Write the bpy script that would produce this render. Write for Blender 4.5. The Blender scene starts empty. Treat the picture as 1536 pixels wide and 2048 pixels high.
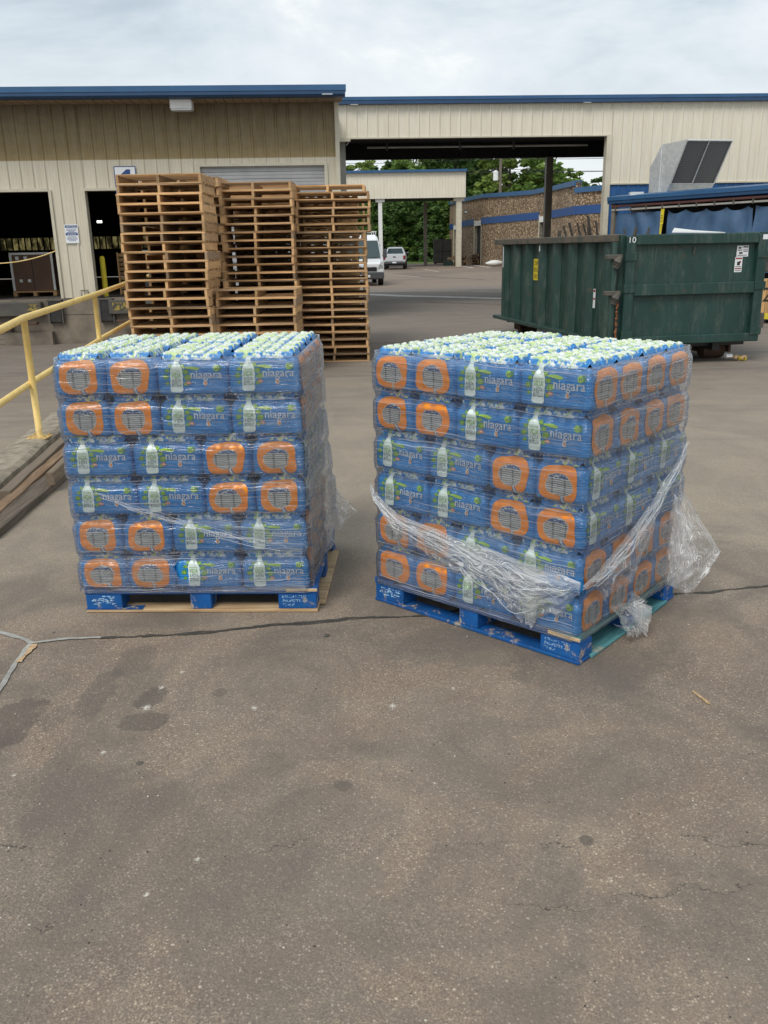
import bpy, math, random
from math import sin, cos, pi, sqrt, radians, exp, atan2
from mathutils import Vector, Matrix, noise

sc = bpy.context.scene
col = sc.collection
RN = random.Random(11)

# ------------------------------------------------------------------ camera
PITCH, ROLL, CAMZ = 0.2965, -0.01945, 1.802
fw = Vector((0, cos(PITCH), -sin(PITCH)))
up0 = Vector((0, sin(PITCH), cos(PITCH)))
rt0 = Vector((1, 0, 0))
rt = rt0 * cos(ROLL) + up0 * sin(ROLL)
up = -rt0 * sin(ROLL) + up0 * cos(ROLL)
cd = bpy.data.cameras.new("camera")
cd.sensor_fit = 'VERTICAL'
cd.sensor_height = 36.0
cd.lens = 1724.3 / 2048 * 36.0
cd.clip_start = 0.05
cd.clip_end = 2000
cam = bpy.data.objects.new("camera", cd)
cam.matrix_world = Matrix(((rt.x, up.x, -fw.x, 0), (rt.y, up.y, -fw.y, 0), (rt.z, up.z, -fw.z, CAMZ), (0, 0, 0, 1)))
col.objects.link(cam)
sc.camera = cam

# ------------------------------------------------------------------ sky, sun, exposure
SUN_EL, SUN_AZ = radians(50), radians(-150)
w = bpy.data.worlds.new("World")
sc.world = w
w.use_nodes = True
wt = w.node_tree
wt.nodes.clear()
def wn(t, **k):
    n = wt.nodes.new(t)
    for a, b in k.items(): setattr(n, a, b)
    return n
wo = wn('ShaderNodeOutputWorld'); bg = wn('ShaderNodeBackground'); bg2 = wn('ShaderNodeBackground'); mx = wn('ShaderNodeMixShader')
sky = wn('ShaderNodeTexSky', sky_type='NISHITA', sun_disc=False, sun_elevation=SUN_EL, sun_rotation=SUN_AZ)
wt.links.new(sky.outputs[0], bg.inputs[0]); bg.inputs[1].default_value = 0.08
tc = wn('ShaderNodeTexCoord'); mp = wn('ShaderNodeMapping'); mp.inputs['Scale'].default_value = (1.0, 1.0, 2.6); mp.inputs['Location'].default_value = (3.1, 0.4, 0.9)
n1 = wn('ShaderNodeTexNoise'); n1.inputs['Scale'].default_value = 2.3; n1.inputs['Detail'].default_value = 9; n1.inputs['Roughness'].default_value = .6; n1.inputs['Distortion'].default_value = .4
cr = wn('ShaderNodeValToRGB')
e = cr.color_ramp.elements
e[0].position = .39; e[0].color = (.50, .585, .655, 1)
e[1].position = .67; e[1].color = (1.08, 1.06, 1.0, 1)
x = e.new(.48); x.color = (.655, .73, .785, 1)
x = e.new(.58); x.color = (.80, .85, .88, 1)
wt.links.new(tc.outputs['Generated'], mp.inputs[0]); wt.links.new(mp.outputs[0], n1.inputs['Vector']); wt.links.new(n1.outputs['Fac'], cr.inputs[0])
sep = wn('ShaderNodeSeparateXYZ'); wt.links.new(tc.outputs['Generated'], sep.inputs[0])
mr = wn('ShaderNodeMapRange'); mr.inputs['From Min'].default_value = 0.02; mr.inputs['From Max'].default_value = .22; mr.inputs['To Min'].default_value = 1; mr.inputs['To Max'].default_value = 0
wt.links.new(sep.outputs['Z'], mr.inputs['Value'])
mc = wn('ShaderNodeMix', data_type='RGBA'); mc.inputs['B'].default_value = (.93, .95, .95, 1)
wt.links.new(mr.outputs[0], mc.inputs['Factor']); wt.links.new(cr.outputs[0], mc.inputs['A'])
wt.links.new(mc.outputs['Result'], bg2.inputs[0]); bg2.inputs[1].default_value = .775
mx.inputs[0].default_value = .92
wt.links.new(bg.outputs[0], mx.inputs[1]); wt.links.new(bg2.outputs[0], mx.inputs[2]); wt.links.new(mx.outputs[0], wo.inputs[0])

sl = bpy.data.lights.new("sun", 'SUN'); sl.energy = 1.5; sl.angle = radians(25); sl.color = (1, .96, .89)
so = bpy.data.objects.new("sun", sl); col.objects.link(so)
# light comes from behind and to the left of the camera
sd = Vector((sin(SUN_AZ) * cos(SUN_EL), cos(SUN_AZ) * cos(SUN_EL), sin(SUN_EL)))
so.rotation_euler = sd.to_track_quat('Z', 'Y').to_euler()
so.location = (-5, -8, 20)
sc.view_settings.view_transform = 'Standard'; sc.view_settings.look = 'None'
sc.view_settings.exposure = 0.50; sc.view_settings.gamma = 1.0
sc.view_settings.use_curve_mapping = False
sc.render.engine = 'CYCLES'
sc.cycles.transparent_max_bounces = 24
sc.cycles.max_bounces = 8
sc.cycles.use_denoising = True

# ------------------------------------------------------------------ material helpers
class G:
    def __init__(s, name):
        s.m = bpy.data.materials.new(name); s.m.use_nodes = True
        s.t = s.m.node_tree; s.b = s.t.nodes['Principled BSDF']; s.out = s.t.nodes['Material Output']
        s.tc = s.t.nodes.new('ShaderNodeTexCoord')
    def n(s, t, **k):
        q = s.t.nodes.new(t)
        for a, b in k.items(): setattr(q, a, b)
        return q
    def l(s, a, b): s.t.links.new(a, b)
    def inp(s, sock, v):
        if hasattr(v, 'is_output') or isinstance(v, bpy.types.NodeSocket): s.l(v, sock)
        elif isinstance(v, (tuple, list)) and len(v) == 3 and sock.type == 'RGBA': sock.default_value = (*v, 1)
        else: sock.default_value = v
    def vec(s, scale=(1, 1, 1), loc=(0, 0, 0), rot=(0, 0, 0), src='Object'):
        m = s.n('ShaderNodeMapping'); s.l(s.tc.outputs[src], m.inputs[0])
        m.inputs['Scale'].default_value = scale; m.inputs['Location'].default_value = loc; m.inputs['Rotation'].default_value = rot
        return m.outputs[0]
    def noise(s, vec, scale=5, detail=4, rough=.55, dist=0):
        q = s.n('ShaderNodeTexNoise'); s.l(vec, q.inputs['Vector']); q.inputs['Scale'].default_value = scale
        q.inputs['Detail'].default_value = detail; q.inputs['Roughness'].default_value = rough; q.inputs['Distortion'].default_value = dist
        return q.outputs['Fac']
    def voro(s, vec, scale=5, feature='F1', out='Distance', rnd=1):
        q = s.n('ShaderNodeTexVoronoi', feature=feature); s.l(vec, q.inputs['Vector']); q.inputs['Scale'].default_value = scale
        q.inputs['Randomness'].default_value = rnd
        return q.outputs[out]
    def ramp(s, v, a, b, ca=0., cb=1.):
        q = s.n('ShaderNodeMapRange'); q.inputs['From Min'].default_value = a; q.inputs['From Max'].default_value = b
        q.inputs['To Min'].default_value = ca; q.inputs['To Max'].default_value = cb; s.inp(q.inputs['Value'], v)
        return q.outputs[0]
    def math(s, op, a, b=0., c=None, clamp=False):
        q = s.n('ShaderNodeMath', operation=op); q.use_clamp = clamp; s.inp(q.inputs[0], a); s.inp(q.inputs[1], b)
        if c is not None: s.inp(q.inputs[2], c)
        return q.outputs[0]
    def mix(s, f, a, b, mode='MIX'):
        q = s.n('ShaderNodeMix', data_type='RGBA'); q.blend_type = mode
        s.inp(q.inputs['Factor'], f); s.inp(q.inputs['A'], a); s.inp(q.inputs['B'], b)
        return q.outputs['Result']
    def bump(s, h, strength=.3, dist=.01):
        q = s.n('ShaderNodeBump'); q.inputs['Strength'].default_value = strength; q.inputs['Distance'].default_value = dist
        s.l(h, q.inputs['Height']); s.l(q.outputs[0], s.b.inputs['Normal'])
    def sep(s, v):
        q = s.n('ShaderNodeSeparateXYZ'); s.l(v, q.inputs[0]); return q.outputs
    def rnd(s):
        return s.n('ShaderNodeObjectInfo').outputs['Random']
    def hsv(s, c, h=.5, sa=1., v=1.):
        q = s.n('ShaderNodeHueSaturation'); s.inp(q.inputs['Hue'], h); s.inp(q.inputs['Saturation'], sa); s.inp(q.inputs['Value'], v); s.inp(q.inputs['Color'], c)
        return q.outputs[0]
    def done(s, color=None, rough=.6, metal=0., spec=.5, alpha=None):
        if color is not None: s.inp(s.b.inputs['Base Color'], color)
        s.inp(s.b.inputs['Roughness'], rough); s.b.inputs['Metallic'].default_value = metal
        s.b.inputs['Specular IOR Level'].default_value = spec
        if alpha is not None: s.inp(s.b.inputs['Alpha'], alpha)
        return s.m

def simple(name, c1, c2=None, scale=4, rough=.6, metal=0., bump=0., bscale=60, rnd=0., stretch=(1, 1, 1), spec=.5, lo=.35, hi=.65):
    g = G(name)
    v = g.vec(stretch)
    if c2 is None: c2 = tuple(k * .75 for k in c1)
    f = g.ramp(g.noise(v, scale, 6, .6), lo, hi)
    c = g.mix(f, c1, c2)
    if rnd: c = g.hsv(c, .5, 1., g.ramp(g.rnd(), 0, 1, 1 - rnd, 1 + rnd))
    if bump: g.bump(g.noise(v, bscale, 3), bump, .004)
    return g.done(c, rough, metal, spec)

def emit(name, c, s):
    g = G(name); g.b.inputs['Emission Color'].default_value = (*c, 1); g.b.inputs['Emission Strength'].default_value = s
    return g.done(c, .5)

# ------------------------------------------------------------------ mesh helpers
class MB:
    def __init__(s): s.v = []; s.f = []; s.mi = []; s.uv = None
    def add(s, vs, fs, mi=0):
        o = len(s.v); s.v += [tuple(p) for p in vs]; s.f += [tuple(i + o for i in f) for f in fs]; s.mi += [mi] * len(fs); return s
    def box(s, x0, x1, y0, y1, z0, z1, mi=0, M=None):
        vs = [Vector((x, y, z)) for z in (z0, z1) for y in (y0, y1) for x in (x0, x1)]
        if M is not None: vs = [M @ p for p in vs]
        return s.add(vs, [(0, 2, 3, 1), (4, 5, 7, 6), (0, 1, 5, 4), (2, 6, 7, 3), (0, 4, 6, 2), (1, 3, 7, 5)], mi)
    def bbox(s, x0, x1, y0, y1, z0, z1, b=.01, mi=0, M=None):
        # box with chamfered edges
        vs = []
        for sx, X in ((1, x0), (-1, x1)):
            for sy, Y in ((1, y0), (-1, y1)):
                for sz, Z in ((1, z0), (-1, z1)):
                    vs += [Vector((X, Y + sy * b, Z + sz * b)), Vector((X + sx * b, Y, Z + sz * b)), Vector((X + sx * b, Y + sy * b, Z))]
        def i(a, c, d, k): return (a * 4 + c * 2 + d) * 3 + k
        fs = [(i(0,0,0,0), i(0,0,1,0), i(0,1,1,0), i(0,1,0,0)), (i(1,0,0,0), i(1,1,0,0), i(1,1,1,0), i(1,0,1,0)),
              (i(0,0,0,1), i(1,0,0,1), i(1,0,1,1), i(0,0,1,1)), (i(0,1,0,1), i(0,1,1,1), i(1,1,1,1), i(1,1,0,1)),
              (i(0,0,0,2), i(0,1,0,2), i(1,1,0,2), i(1,0,0,2)), (i(0,0,1,2), i(1,0,1,2), i(1,1,1,2), i(0,1,1,2))]
        for c in (0, 1):
            for d in (0, 1):
                fs.append((i(0,c,d,1), i(1,c,d,1), i(1,c,d,2), i(0,c,d,2)))
                fs.append((i(c,0,d,0), i(c,1,d,0), i(c,1,d,2), i(c,0,d,2)))
                fs.append((i(c,d,0,0), i(c,d,1,0), i(c,d,1,1), i(c,d,0,1)))
        for a in (0, 1):
            for c in (0, 1):
                for d in (0, 1): fs.append((i(a,c,d,0), i(a,c,d,1), i(a,c,d,2)))
        if M is not None: vs = [M @ p for p in vs]
        return s.add(vs, fs, mi)
    def tube(s, pts, r, n=8, mi=0, cap=True):
        pts = [Vector(p) for p in pts]; rr = r if isinstance(r, (list, tuple)) else [r] * len(pts)
        base = len(s.v); up_ = Vector((0, 0, 1))
        for k, p in enumerate(pts):
            d = (pts[min(k + 1, len(pts) - 1)] - pts[max(k - 1, 0)]).normalized()
            a = d.cross(up_); 
            if a.length < .05: a = d.cross(Vector((0, 1, 0)))
            a.normalize(); b = d.cross(a)
            for j in range(n):
                t = 2 * pi * j / n; s.v.append(tuple(p + (a * cos(t) + b * sin(t)) * rr[k]))
        for k in range(len(pts) - 1):
            for j in range(n):
                q = (j + 1) % n
                s.f.append((base + k * n + j, base + k * n + q, base + (k + 1) * n + q, base + (k + 1) * n + j)); s.mi.append(mi)
        if cap:
            s.f.append(tuple(base + j for j in range(n))); s.mi.append(mi)
            s.f.append(tuple(base + (len(pts) - 1) * n + n - 1 - j for j in range(n))); s.mi.append(mi)
        return s
    def prism(s, poly, y0, y1, mi=0, M=None):
        # polygon in x,z pushed along y
        n = len(poly); vs = [Vector((p[0], y0, p[1])) for p in poly] + [Vector((p[0], y1, p[1])) for p in poly]
        if M is not None: vs = [M @ p for p in vs]
        return s.add(vs, [tuple(range(n)), tuple(range(2 * n - 1, n - 1, -1))] + [(i, n + i, n + (i + 1) % n, (i + 1) % n) for i in range(n)], mi)
    def mesh(s, name, mats, smooth=False):
        me = bpy.data.meshes.new(name); me.from_pydata(s.v, [], s.f)
        for m in (mats if isinstance(mats, (list, tuple)) else [mats]): me.materials.append(m)
        if any(s.mi): me.polygons.foreach_set('material_index', s.mi)
        if smooth: me.polygons.foreach_set('use_smooth', [True] * len(me.polygons))
        if s.uv:
            ul = me.uv_layers.new(name='uv'); lo = [0] * len(me.loops); me.loops.foreach_get('vertex_index', lo)
            ul.data.foreach_set('uv', [c for i in lo for c in s.uv[i]])
        me.update(); return me
    def build(s, name, mats, parent=None, loc=(0, 0, 0), rot=(0, 0, 0), smooth=False):
        return ob(name, s.mesh(name, mats, smooth), parent, loc, rot)

def ob(name, me, parent=None, loc=(0, 0, 0), rot=(0, 0, 0)):
    o = bpy.data.objects.new(name, me); col.objects.link(o)
    if parent is not None: o.parent = parent
    o.location = loc; o.rotation_euler = rot
    return o
def tag(o, label=None, cat=None, group=None, kind=None):
    if label: o['label'] = label
    if cat: o['category'] = cat
    if group: o['group'] = group
    if kind: o['kind'] = kind
    return o
def thing(name, label, cat, loc=(0, 0, 0), rz=0, group=None):
    return tag(ob(name, None, None, loc, (0, 0, rz)), label, cat, group)
def Bx(*a, **k): return MB().box(*a, **k)
def BB(*a, **k): return MB().bbox(*a, **k)

def text_mesh(txt, width, height, thin=0., sx=None, shear=0):
    """triangulated flat lettering in x,z fitted to width and height, lower left at 0,0"""
    c = bpy.data.curves.new('t', 'FONT'); c.body = txt; c.size = 1; c.offset = thin; c.resolution_u = 3
    o = bpy.data.objects.new('t', c); col.objects.link(o)
    dg = bpy.context.evaluated_depsgraph_get(); me = bpy.data.meshes.new_from_object(o.evaluated_get(dg))
    vs = [v.co.copy() for v in me.vertices]; fs = [tuple(p.vertices) for p in me.polygons]
    bpy.data.objects.remove(o); bpy.data.curves.remove(c); bpy.data.meshes.remove(me)
    if not vs: return [], []
    x0 = min(v.x for v in vs); x1 = max(v.x for v in vs); y0 = min(v.y for v in vs); y1 = max(v.y for v in vs)
    kx = width / (x1 - x0); ky = (height / (y1 - y0)) if height else kx
    return [((v.x - x0) * kx, (v.y - y0) * ky) for v in vs], fs
def put_text(mb, txt, x, z, w_, h_, mi=0, fn=None, thin=0.):
    vs, fs = text_mesh(txt, w_, h_, thin)
    mb.add([fn(x + a, z + b) for a, b in vs], fs, mi)
def flat(y): return lambda a, b: (a, y, b)

# ------------------------------------------------------------------ materials
def ground_mat():
    g = G('yard_paving')
    P = g.vec()
    sx, sy, sz = g.sep(P)
    big = g.noise(P, .55, 5, .6, .6); med = g.noise(g.vec((1, 1, 1), (4, 2, 0)), 3.2, 6, .65, .3)
    wv = g.noise(P, .35, 3)
    yy = g.math('ADD', sy, g.ramp(wv, 0, 1, -3, 3))
    base = g.mix(g.ramp(big, .36, .64), (.205, .148, .110), (.275, .212, .160))
    base = g.mix(g.ramp(med, .42, .72, 0, .55), base, (.30, .252, .195))
    # greyer cast in the foreground patches
    base = g.mix(g.ramp(g.noise(g.vec((.6, 1.1, 1), (9, 5, 0)), .9, 4), .45, .66, 0, .55), base, (.172, .142, .120))
    # paler strip between and behind the loads
    pale = g.math('MULTIPLY', g.ramp(sy, 3.9, 5.2), g.ramp(sy, 16, 9))
    base = g.mix(g.math('MULTIPLY', pale, .75), base, (.33, .28, .215))
    # worn asphalt further back, then the tan apron beyond the line
    base = g.mix(g.ramp(yy, 8, 17, 0, .85), base, (.215, .185, .155))
    tr = g.ramp(g.noise(g.vec((.25, 2.2, 1), (0, 0, 0), (0, 0, .25)), 1.3, 5, .6), .5, .7, 0, .6)
    base = g.mix(g.math('MULTIPLY', tr, g.ramp(yy, 6, 12)), base, (.12, .108, .098))
    base = g.mix(g.ramp(yy, 40, 45), base, (.245, .186, .140))
    base = g.mix(g.math('MULTIPLY', g.ramp(yy, 46, 52), g.ramp(g.noise(P, .12, 3), .45, .6, 0, .8)), base, (.17, .135, .11))
    # aggregate grains
    near = g.ramp(sy, 14, 5)
    vd = g.voro(P, 125); vc = g.n('ShaderNodeTexVoronoi'); g.l(P, vc.inputs['Vector']); vc.inputs['Scale'].default_value = 125
    gr = g.sep(vc.outputs['Color'])[0]
    speck = g.math('MULTIPLY', g.math('MULTIPLY', g.ramp(gr, .80, .93), g.ramp(vd, .55, .30)), near)
    dark = g.math('MULTIPLY', g.ramp(gr, .22, .08), near)
    base = g.mix(g.math('MULTIPLY', speck, .75), base, (.60, .50, .39))
    base = g.mix(g.math('MULTIPLY', dark, .28), base, (.09, .078, .066))
    fine = g.noise(P, 210, 3, .7)
    base = g.mix(g.math('MULTIPLY', near, g.ramp(fine, .35, .7, .0, .30)), base, (.10, .09, .075))
    v3 = g.n('ShaderNodeTexVoronoi'); g.l(g.vec((1, 1, 1), (1, 4, 0)), v3.inputs['Vector']); v3.inputs['Scale'].default_value = 230
    s3 = g.math('MULTIPLY', g.math('MULTIPLY', g.ramp(g.sep(v3.outputs['Color'])[2], .50, .85), near), g.ramp(g.noise(P, 4, 4), .3, .6, .35, 1))
    base = g.mix(g.math('MULTIPLY', s3, .38), base, (.50, .40, .29))
    v2 = g.n('ShaderNodeTexVoronoi'); g.l(g.vec((1, 1, 1), (3, 7, 0)), v2.inputs['Vector']); v2.inputs['Scale'].default_value = 42
    big_sp = g.math('MULTIPLY', g.ramp(g.sep(v2.outputs['Color'])[1], .93, .97), g.ramp(v2.outputs['Distance'], .22, .12))
    base = g.mix(g.math('MULTIPLY', big_sp, near), base, (.55, .47, .37))
    g_p = g.ramp(g.noise(g.vec((1, .8, 1), (2, 8, 0), (0, 0, .6)), 1.7, 6, .62, .8), .42, .62)
    base = g.mix(g.math('MULTIPLY', g_p, g.ramp(sy, 6, 4, .25, .60)), base, (.122, .104, .090))
    base = g.mix(.05, base, (.0, .0, .0))
    # oil and damp stains at their places on the ground
    dx = g.noise(P, 9, 6, .7)
    for (cx, cy, rx, ry, k, c) in ((-1.52, 3.10, .115, .21, .60, (.085, .068, .062)), (-1.0, 3.27, .065, .09, .55, (.08, .07, .062)), (-.98, 3.08, .105, .075, .55, (.085, .075, .065)),
                                   (-1.16, 3.62, .09, .16, .38, (.105, .088, .078)), (-1.24, 3.32, .07, .22, .42, (.10, .084, .074)), (-1.36, 3.12, .06, .12, .3, (.10, .084, .074)), (.9, 3.45, .35, .25, .35, (.10, .092, .082)), (1.7, 2.6, .4, .5, .32, (.12, .105, .09)),
                                   (-.92, 2.78, .016, .018, .7, (.06, .054, .05)), (-.72, 3.30, .035, .04, .45, (.10, .09, .08)), (.62, 2.30, .022, .026, .6, (.07, .062, .055)),
                                   (-.16, 2.62, .03, .03, .45, (.09, .08, .07)), (-.3, 1.95, .3, .35, .30, (.13, .115, .10)), (.45, 3.7, .5, .22, .35, (.12, .108, .095)), (1.3, 1.9, .5, .3, .25, (.12, .11, .10)), (.2, 2.9, .3, .4, .2, (.14, .125, .11))):
        d = g.math('ADD', g.math('POWER', g.math('DIVIDE', g.math('SUBTRACT', sx, cx), rx), 2), g.math('POWER', g.math('DIVIDE', g.math('SUBTRACT', sy, cy), ry), 2))
        d = g.math('ADD', d, g.ramp(dx, .3, .7, -.7, .7))
        base = g.mix(g.ramp(d, 1.15, .75, 0, k), base, c)
    # white spatters
    for (cx, cy, rr) in ((-1.0, 3.19, .028), (.019, 3.162, .022), (-.98, 3.36, .02), (-.55, 3.17, .02), (-1.08, 2.86, .016), (-1.36, 2.72, .012), (.28, 3.3, .012), (-.92, 3.5, .016), (-.6, 2.25, .012), (-.72, 2.1, .013), (.16, 2.62, .01)):
        d = g.math('ADD', g.math('ABSOLUTE', g.math('DIVIDE', g.math('SUBTRACT', sx, cx), rr * .8)), g.math('ABSOLUTE', g.math('DIVIDE', g.math('SUBTRACT', sy, cy), rr * 1.1)))
        d = g.math('ADD', d, g.ramp(g.noise(P, 90, 5, .75), .3, .7, -1.2, 1.2))
        base = g.mix(g.ramp(d, 1.0, .3, 0, .7), base, (.68, .65, .58))
    # hairline cracks
    wob = g.noise(P, 3, 5, .7)
    for (yc, sl, wdt) in ((2.30, .02, .004), (2.02, -.04, .003)):
        ln = g.math('ABSOLUTE', g.math('SUBTRACT', g.math('ADD', g.math('SUBTRACT', sy, yc), g.math('MULTIPLY', sx, sl)), g.ramp(wob, .3, .7, -.07, .07)))
        base = g.mix(g.math('MULTIPLY', g.ramp(ln, wdt, wdt * .3), g.ramp(g.noise(P, 2.2, 2), .48, .55, 0, .75)), base, (.045, .04, .035))
    h = g.math('ADD', g.math('MULTIPLY', g.ramp(vd, 0, .6, 1, 0), near), g.math('MULTIPLY', fine, .6))
    g.bump(h, .35, .004)
    return g.done(base, g.ramp(med, .3, .7, .72, .9), 0, .35)
M_GROUND = ground_mat()

def siding(name, c1, c2, dirt, top=None):
    g = G(name)
    P = g.vec(); sx, sy, sz = g.sep(P)
    c = g.mix(g.ramp(g.noise(g.vec((3, 3, .35)), 2, 5), .35, .7), c1, c2)
    c = g.mix(g.ramp(g.noise(g.vec((14, 14, .5)), 1.2, 4), .55, .75, 0, dirt), c, tuple(k * .6 for k in c1))
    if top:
        # unwashed grime above a straight line; overhang shade is painted in too, darkening upwards
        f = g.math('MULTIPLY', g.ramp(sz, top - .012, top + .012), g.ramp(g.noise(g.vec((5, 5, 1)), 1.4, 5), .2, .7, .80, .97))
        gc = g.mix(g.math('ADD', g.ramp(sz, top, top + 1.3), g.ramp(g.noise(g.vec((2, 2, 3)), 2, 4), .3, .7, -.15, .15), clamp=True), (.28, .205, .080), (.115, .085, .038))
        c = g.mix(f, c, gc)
    g.bump(g.noise(P, 40, 3), .05, .002)
    return g.done(c, .5, 0, .4)
M_CREAM = siding('cream_siding', (.66, .61, .50), (.73, .685, .575), .25)
M_CREAM_ST = siding('stained_shaded_siding', (.58, .53, .42), (.65, .60, .49), .3, 4.05)
M_BLUESIDE = siding('blue_siding', (.018, .085, .24), (.025, .11, .29), .3)
M_TRIM = simple('cream_trim', (.58, .54, .43), (.50, .46, .36), 3, .5)
M_GREYTRIM = simple('grey_trim', (.40, .39, .35), (.32, .31, .28), 2, .5)
M_BLUE_GUT = simple('blue_gutter_paint', (.028, .105, .235), (.022, .085, .195), 1.5, .4, bump=.05)
M_BLUE_GUT2 = simple('blue_gutter_face', (.016, .062, .150), (.013, .05, .125), 1.5, .42)
M_SOFFIT = simple('soffit_metal', (.36, .26, .17), (.26, .19, .13), 3, .6)
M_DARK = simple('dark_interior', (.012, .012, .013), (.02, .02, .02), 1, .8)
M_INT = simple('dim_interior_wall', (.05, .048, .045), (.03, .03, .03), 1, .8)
M_BROWNSTEEL = simple('brown_steel', (.22, .19, .15), (.15, .13, .10), 2, .55)
M_ROOFSH = simple('roof_sheet', (.35, .35, .34), (.3, .3, .29), 2, .5)
M_CONC = simple('dock_concrete', (.235, .195, .15), (.135, .112, .088), 2.2, .85, bump=.4, bscale=35)
M_CONC2 = simple('kerb_concrete', (.36, .31, .235), (.17, .145, .11), 9, .9, bump=.9, bscale=45)
M_FLOORC = simple('warehouse_floor', (.14, .125, .11), (.09, .08, .07), 2, .6)
M_RUBBER = simple('black_rubber', (.018, .018, .02), (.035, .033, .03), 5, .75, bump=.3)
M_STEELD = simple('dark_steel_plate', (.06, .058, .055), (.10, .09, .07), 3, .6)
M_SHUT = simple('grey_shutter_metal', (.42, .42, .42), (.34, .34, .35), 2, .45)
M_YEL = simple('yellow_rail_paint', (.86, .64, .24), (.80, .57, .19), 5, .45, bump=.15, bscale=25)
g = G('chipped_yellow_paint'); P = g.vec()
c = g.mix(g.ramp(g.noise(P, 5, 4), .35, .65), (.86, .64, .24), (.76, .54, .18)); ch_ = g.ramp(g.noise(g.vec((1, 1, 1), (2, 5, 1)), 26, 6, .75), .64, .67)
c = g.mix(g.math('MULTIPLY', ch_, .85), c, (.22, .12, .06)); c = g.mix(g.math('MULTIPLY', g.ramp(g.sep(P)[2], .28, .08, 0, 1), g.ramp(g.noise(P, 30, 5), .4, .6, .2, .8)), c, (.35, .22, .10)); g.bump(g.noise(P, 40, 4), .2, .003)
M_YEL = g.done(c, .5, 0, .4)
M_YEL2 = simple('bright_yellow', (.75, .60, .03), (.62, .5, .03), 5, .6)
M_WHITE = simple('white_plastic', (.74, .74, .72), (.66, .66, .64), 3, .45)
M_SIGNW = simple('sign_white', (.78, .80, .82), (.72, .74, .76), 4, .4)
M_SIGNB = simple('sign_blue', (.012, .055, .20), (.015, .06, .22), 4, .5)
M_BLACK = simple('black_paint', (.012, .012, .013), (.02, .02, .02), 4, .5)
M_RED = simple('red_paint', (.35, .03, .02), (.25, .02, .015), 4, .5)
M_LINEW = simple('white_line_paint', (.66, .65, .61), (.42, .40, .36), 3.0, .8)
M_LINEF = simple('faded_line_paint', (.42, .36, .29), (.28, .23, .18), 2.0, .85)
M_GREEN = None
def dumpster_mat(name, k):
    g = G(name); P = g.vec()
    c = g.mix(g.ramp(g.noise(g.vec((1.5, 1.5, .5)), 1.6, 5), .35, .65), (.009, .038, .031), (.013, .050, .041))
    sc_ = g.math('MULTIPLY', g.ramp(g.noise(g.vec((2, 2, .6)), 2.6, 6, .7), .46, .66), g.ramp(g.noise(g.vec((30, 30, 4)), 1, 4, .7), .4, .65))
    c = g.mix(g.math('MULTIPLY', sc_, k), c, (.12, .135, .12))
    c = g.mix(g.ramp(g.noise(g.vec((1, 1, 1), (5, 0, 0)), 5, 6, .75), .61, .70, 0, .6), c, (.12, .055, .025))
    g.bump(g.noise(P, 9, 4), .12, .02)
    return g.done(c, g.ramp(g.noise(P, 3, 4), .3, .7, .38, .62), 0, .5)
M_GREEN = dumpster_mat('dark_green_steel', .55)
M_GREENS = dumpster_mat('scuffed_green_steel', .8)
M_RUST = simple('rusty_steel', (.11, .06, .035), (.055, .035, .025), 6, .8, bump=.4)
M_RUSTRIM = simple('rust_worn_rail', (.13, .10, .075), (.045, .06, .05), 5, .7, bump=.2)
M_CHAIN = simple('rusty_chain', (.24, .085, .03), (.15, .055, .025), 20, .8)
M_GALV = None
g = G('galvanised_sheet'); P = g.vec()
v = g.n('ShaderNodeTexVoronoi'); g.l(P, v.inputs['Vector']); v.inputs['Scale'].default_value = 14
M_GALV = g.done(g.mix(g.sep(v.outputs['Color'])[0], (.66, .68, .68), (.80, .81, .80)), g.ramp(g.noise(P, 3, 3), .3, .7, .35, .5), .7)
g = G('mesh_screen'); P = g.vec((1, 1, 1))
wv = g.voro(g.vec((1, 1, 1)), 26, 'F1', 'Distance', 0)
M_SCREEN = g.done(g.mix(g.ramp(wv, .3, .6), (.07, .07, .073), (.15, .15, .15)), .6, .2)
g = G('blue_tarpaulin'); P = g.vec()
c = g.mix(g.ramp(g.noise(g.vec((1, 1, .5)), 1.5, 6, .7), .35, .7), (.05, .11, .215), (.08, .145, .245))
c = g.mix(g.ramp(g.noise(g.vec((3, 3, .7)), 2, 6, .7), .58, .75, 0, .5), c, (.12, .15, .18))
g.bump(g.noise(P, 6, 5), .3, .03)
M_TARP = g.done(c, .42, 0, .5)
def wood(name, c1, c2, c3, ax):
    g = G(name)
    st = (1.2, 14, 14) if ax == 'x' else ((14, 1.2, 14) if ax == 'y' else (14, 14, 1.2))
    r = g.rnd(); off = g.n('ShaderNodeCombineXYZ'); g.l(g.math('MULTIPLY', r, 37.), off.inputs[0]); g.l(g.math('MULTIPLY', r, 91.), off.inputs[1]); g.l(g.math('MULTIPLY', r, 53.), off.inputs[2])
    va = g.n('ShaderNodeVectorMath', operation='ADD'); g.l(g.vec(st), va.inputs[0]); g.l(off.outputs[0], va.inputs[1])
    nn = g.noise(va.outputs[0], 2.4, 6, .65, .6)
    c = g.mix(g.ramp(nn, .35, .68), c1, c2)
    r2 = g.math('FRACT', g.math('MULTIPLY', r, 7.31))
    c = g.mix(g.ramp(r2, .55, .95, 0, .85), c, c3)
    c = g.hsv(c, .5, 1., g.ramp(g.math('FRACT', g.math('MULTIPLY', r, 13.7)), 0, 1, .66, 1.28))
    g.bump(nn, .35, .004)
    return g.done(c, .8, 0, .25)
WA = ((.66, .42, .21), (.42, .25, .12), (.24, .18, .125))
M_WOODX = wood('pallet_wood', *WA, 'x'); M_WOODY = wood('pallet_wood_lengthwise', *WA, 'y')
WO = ((.20, .155, .11), (.10, .075, .055), (.25, .20, .15))
M_OLDY = wood('weathered_timber', *WO, 'y')
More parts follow.
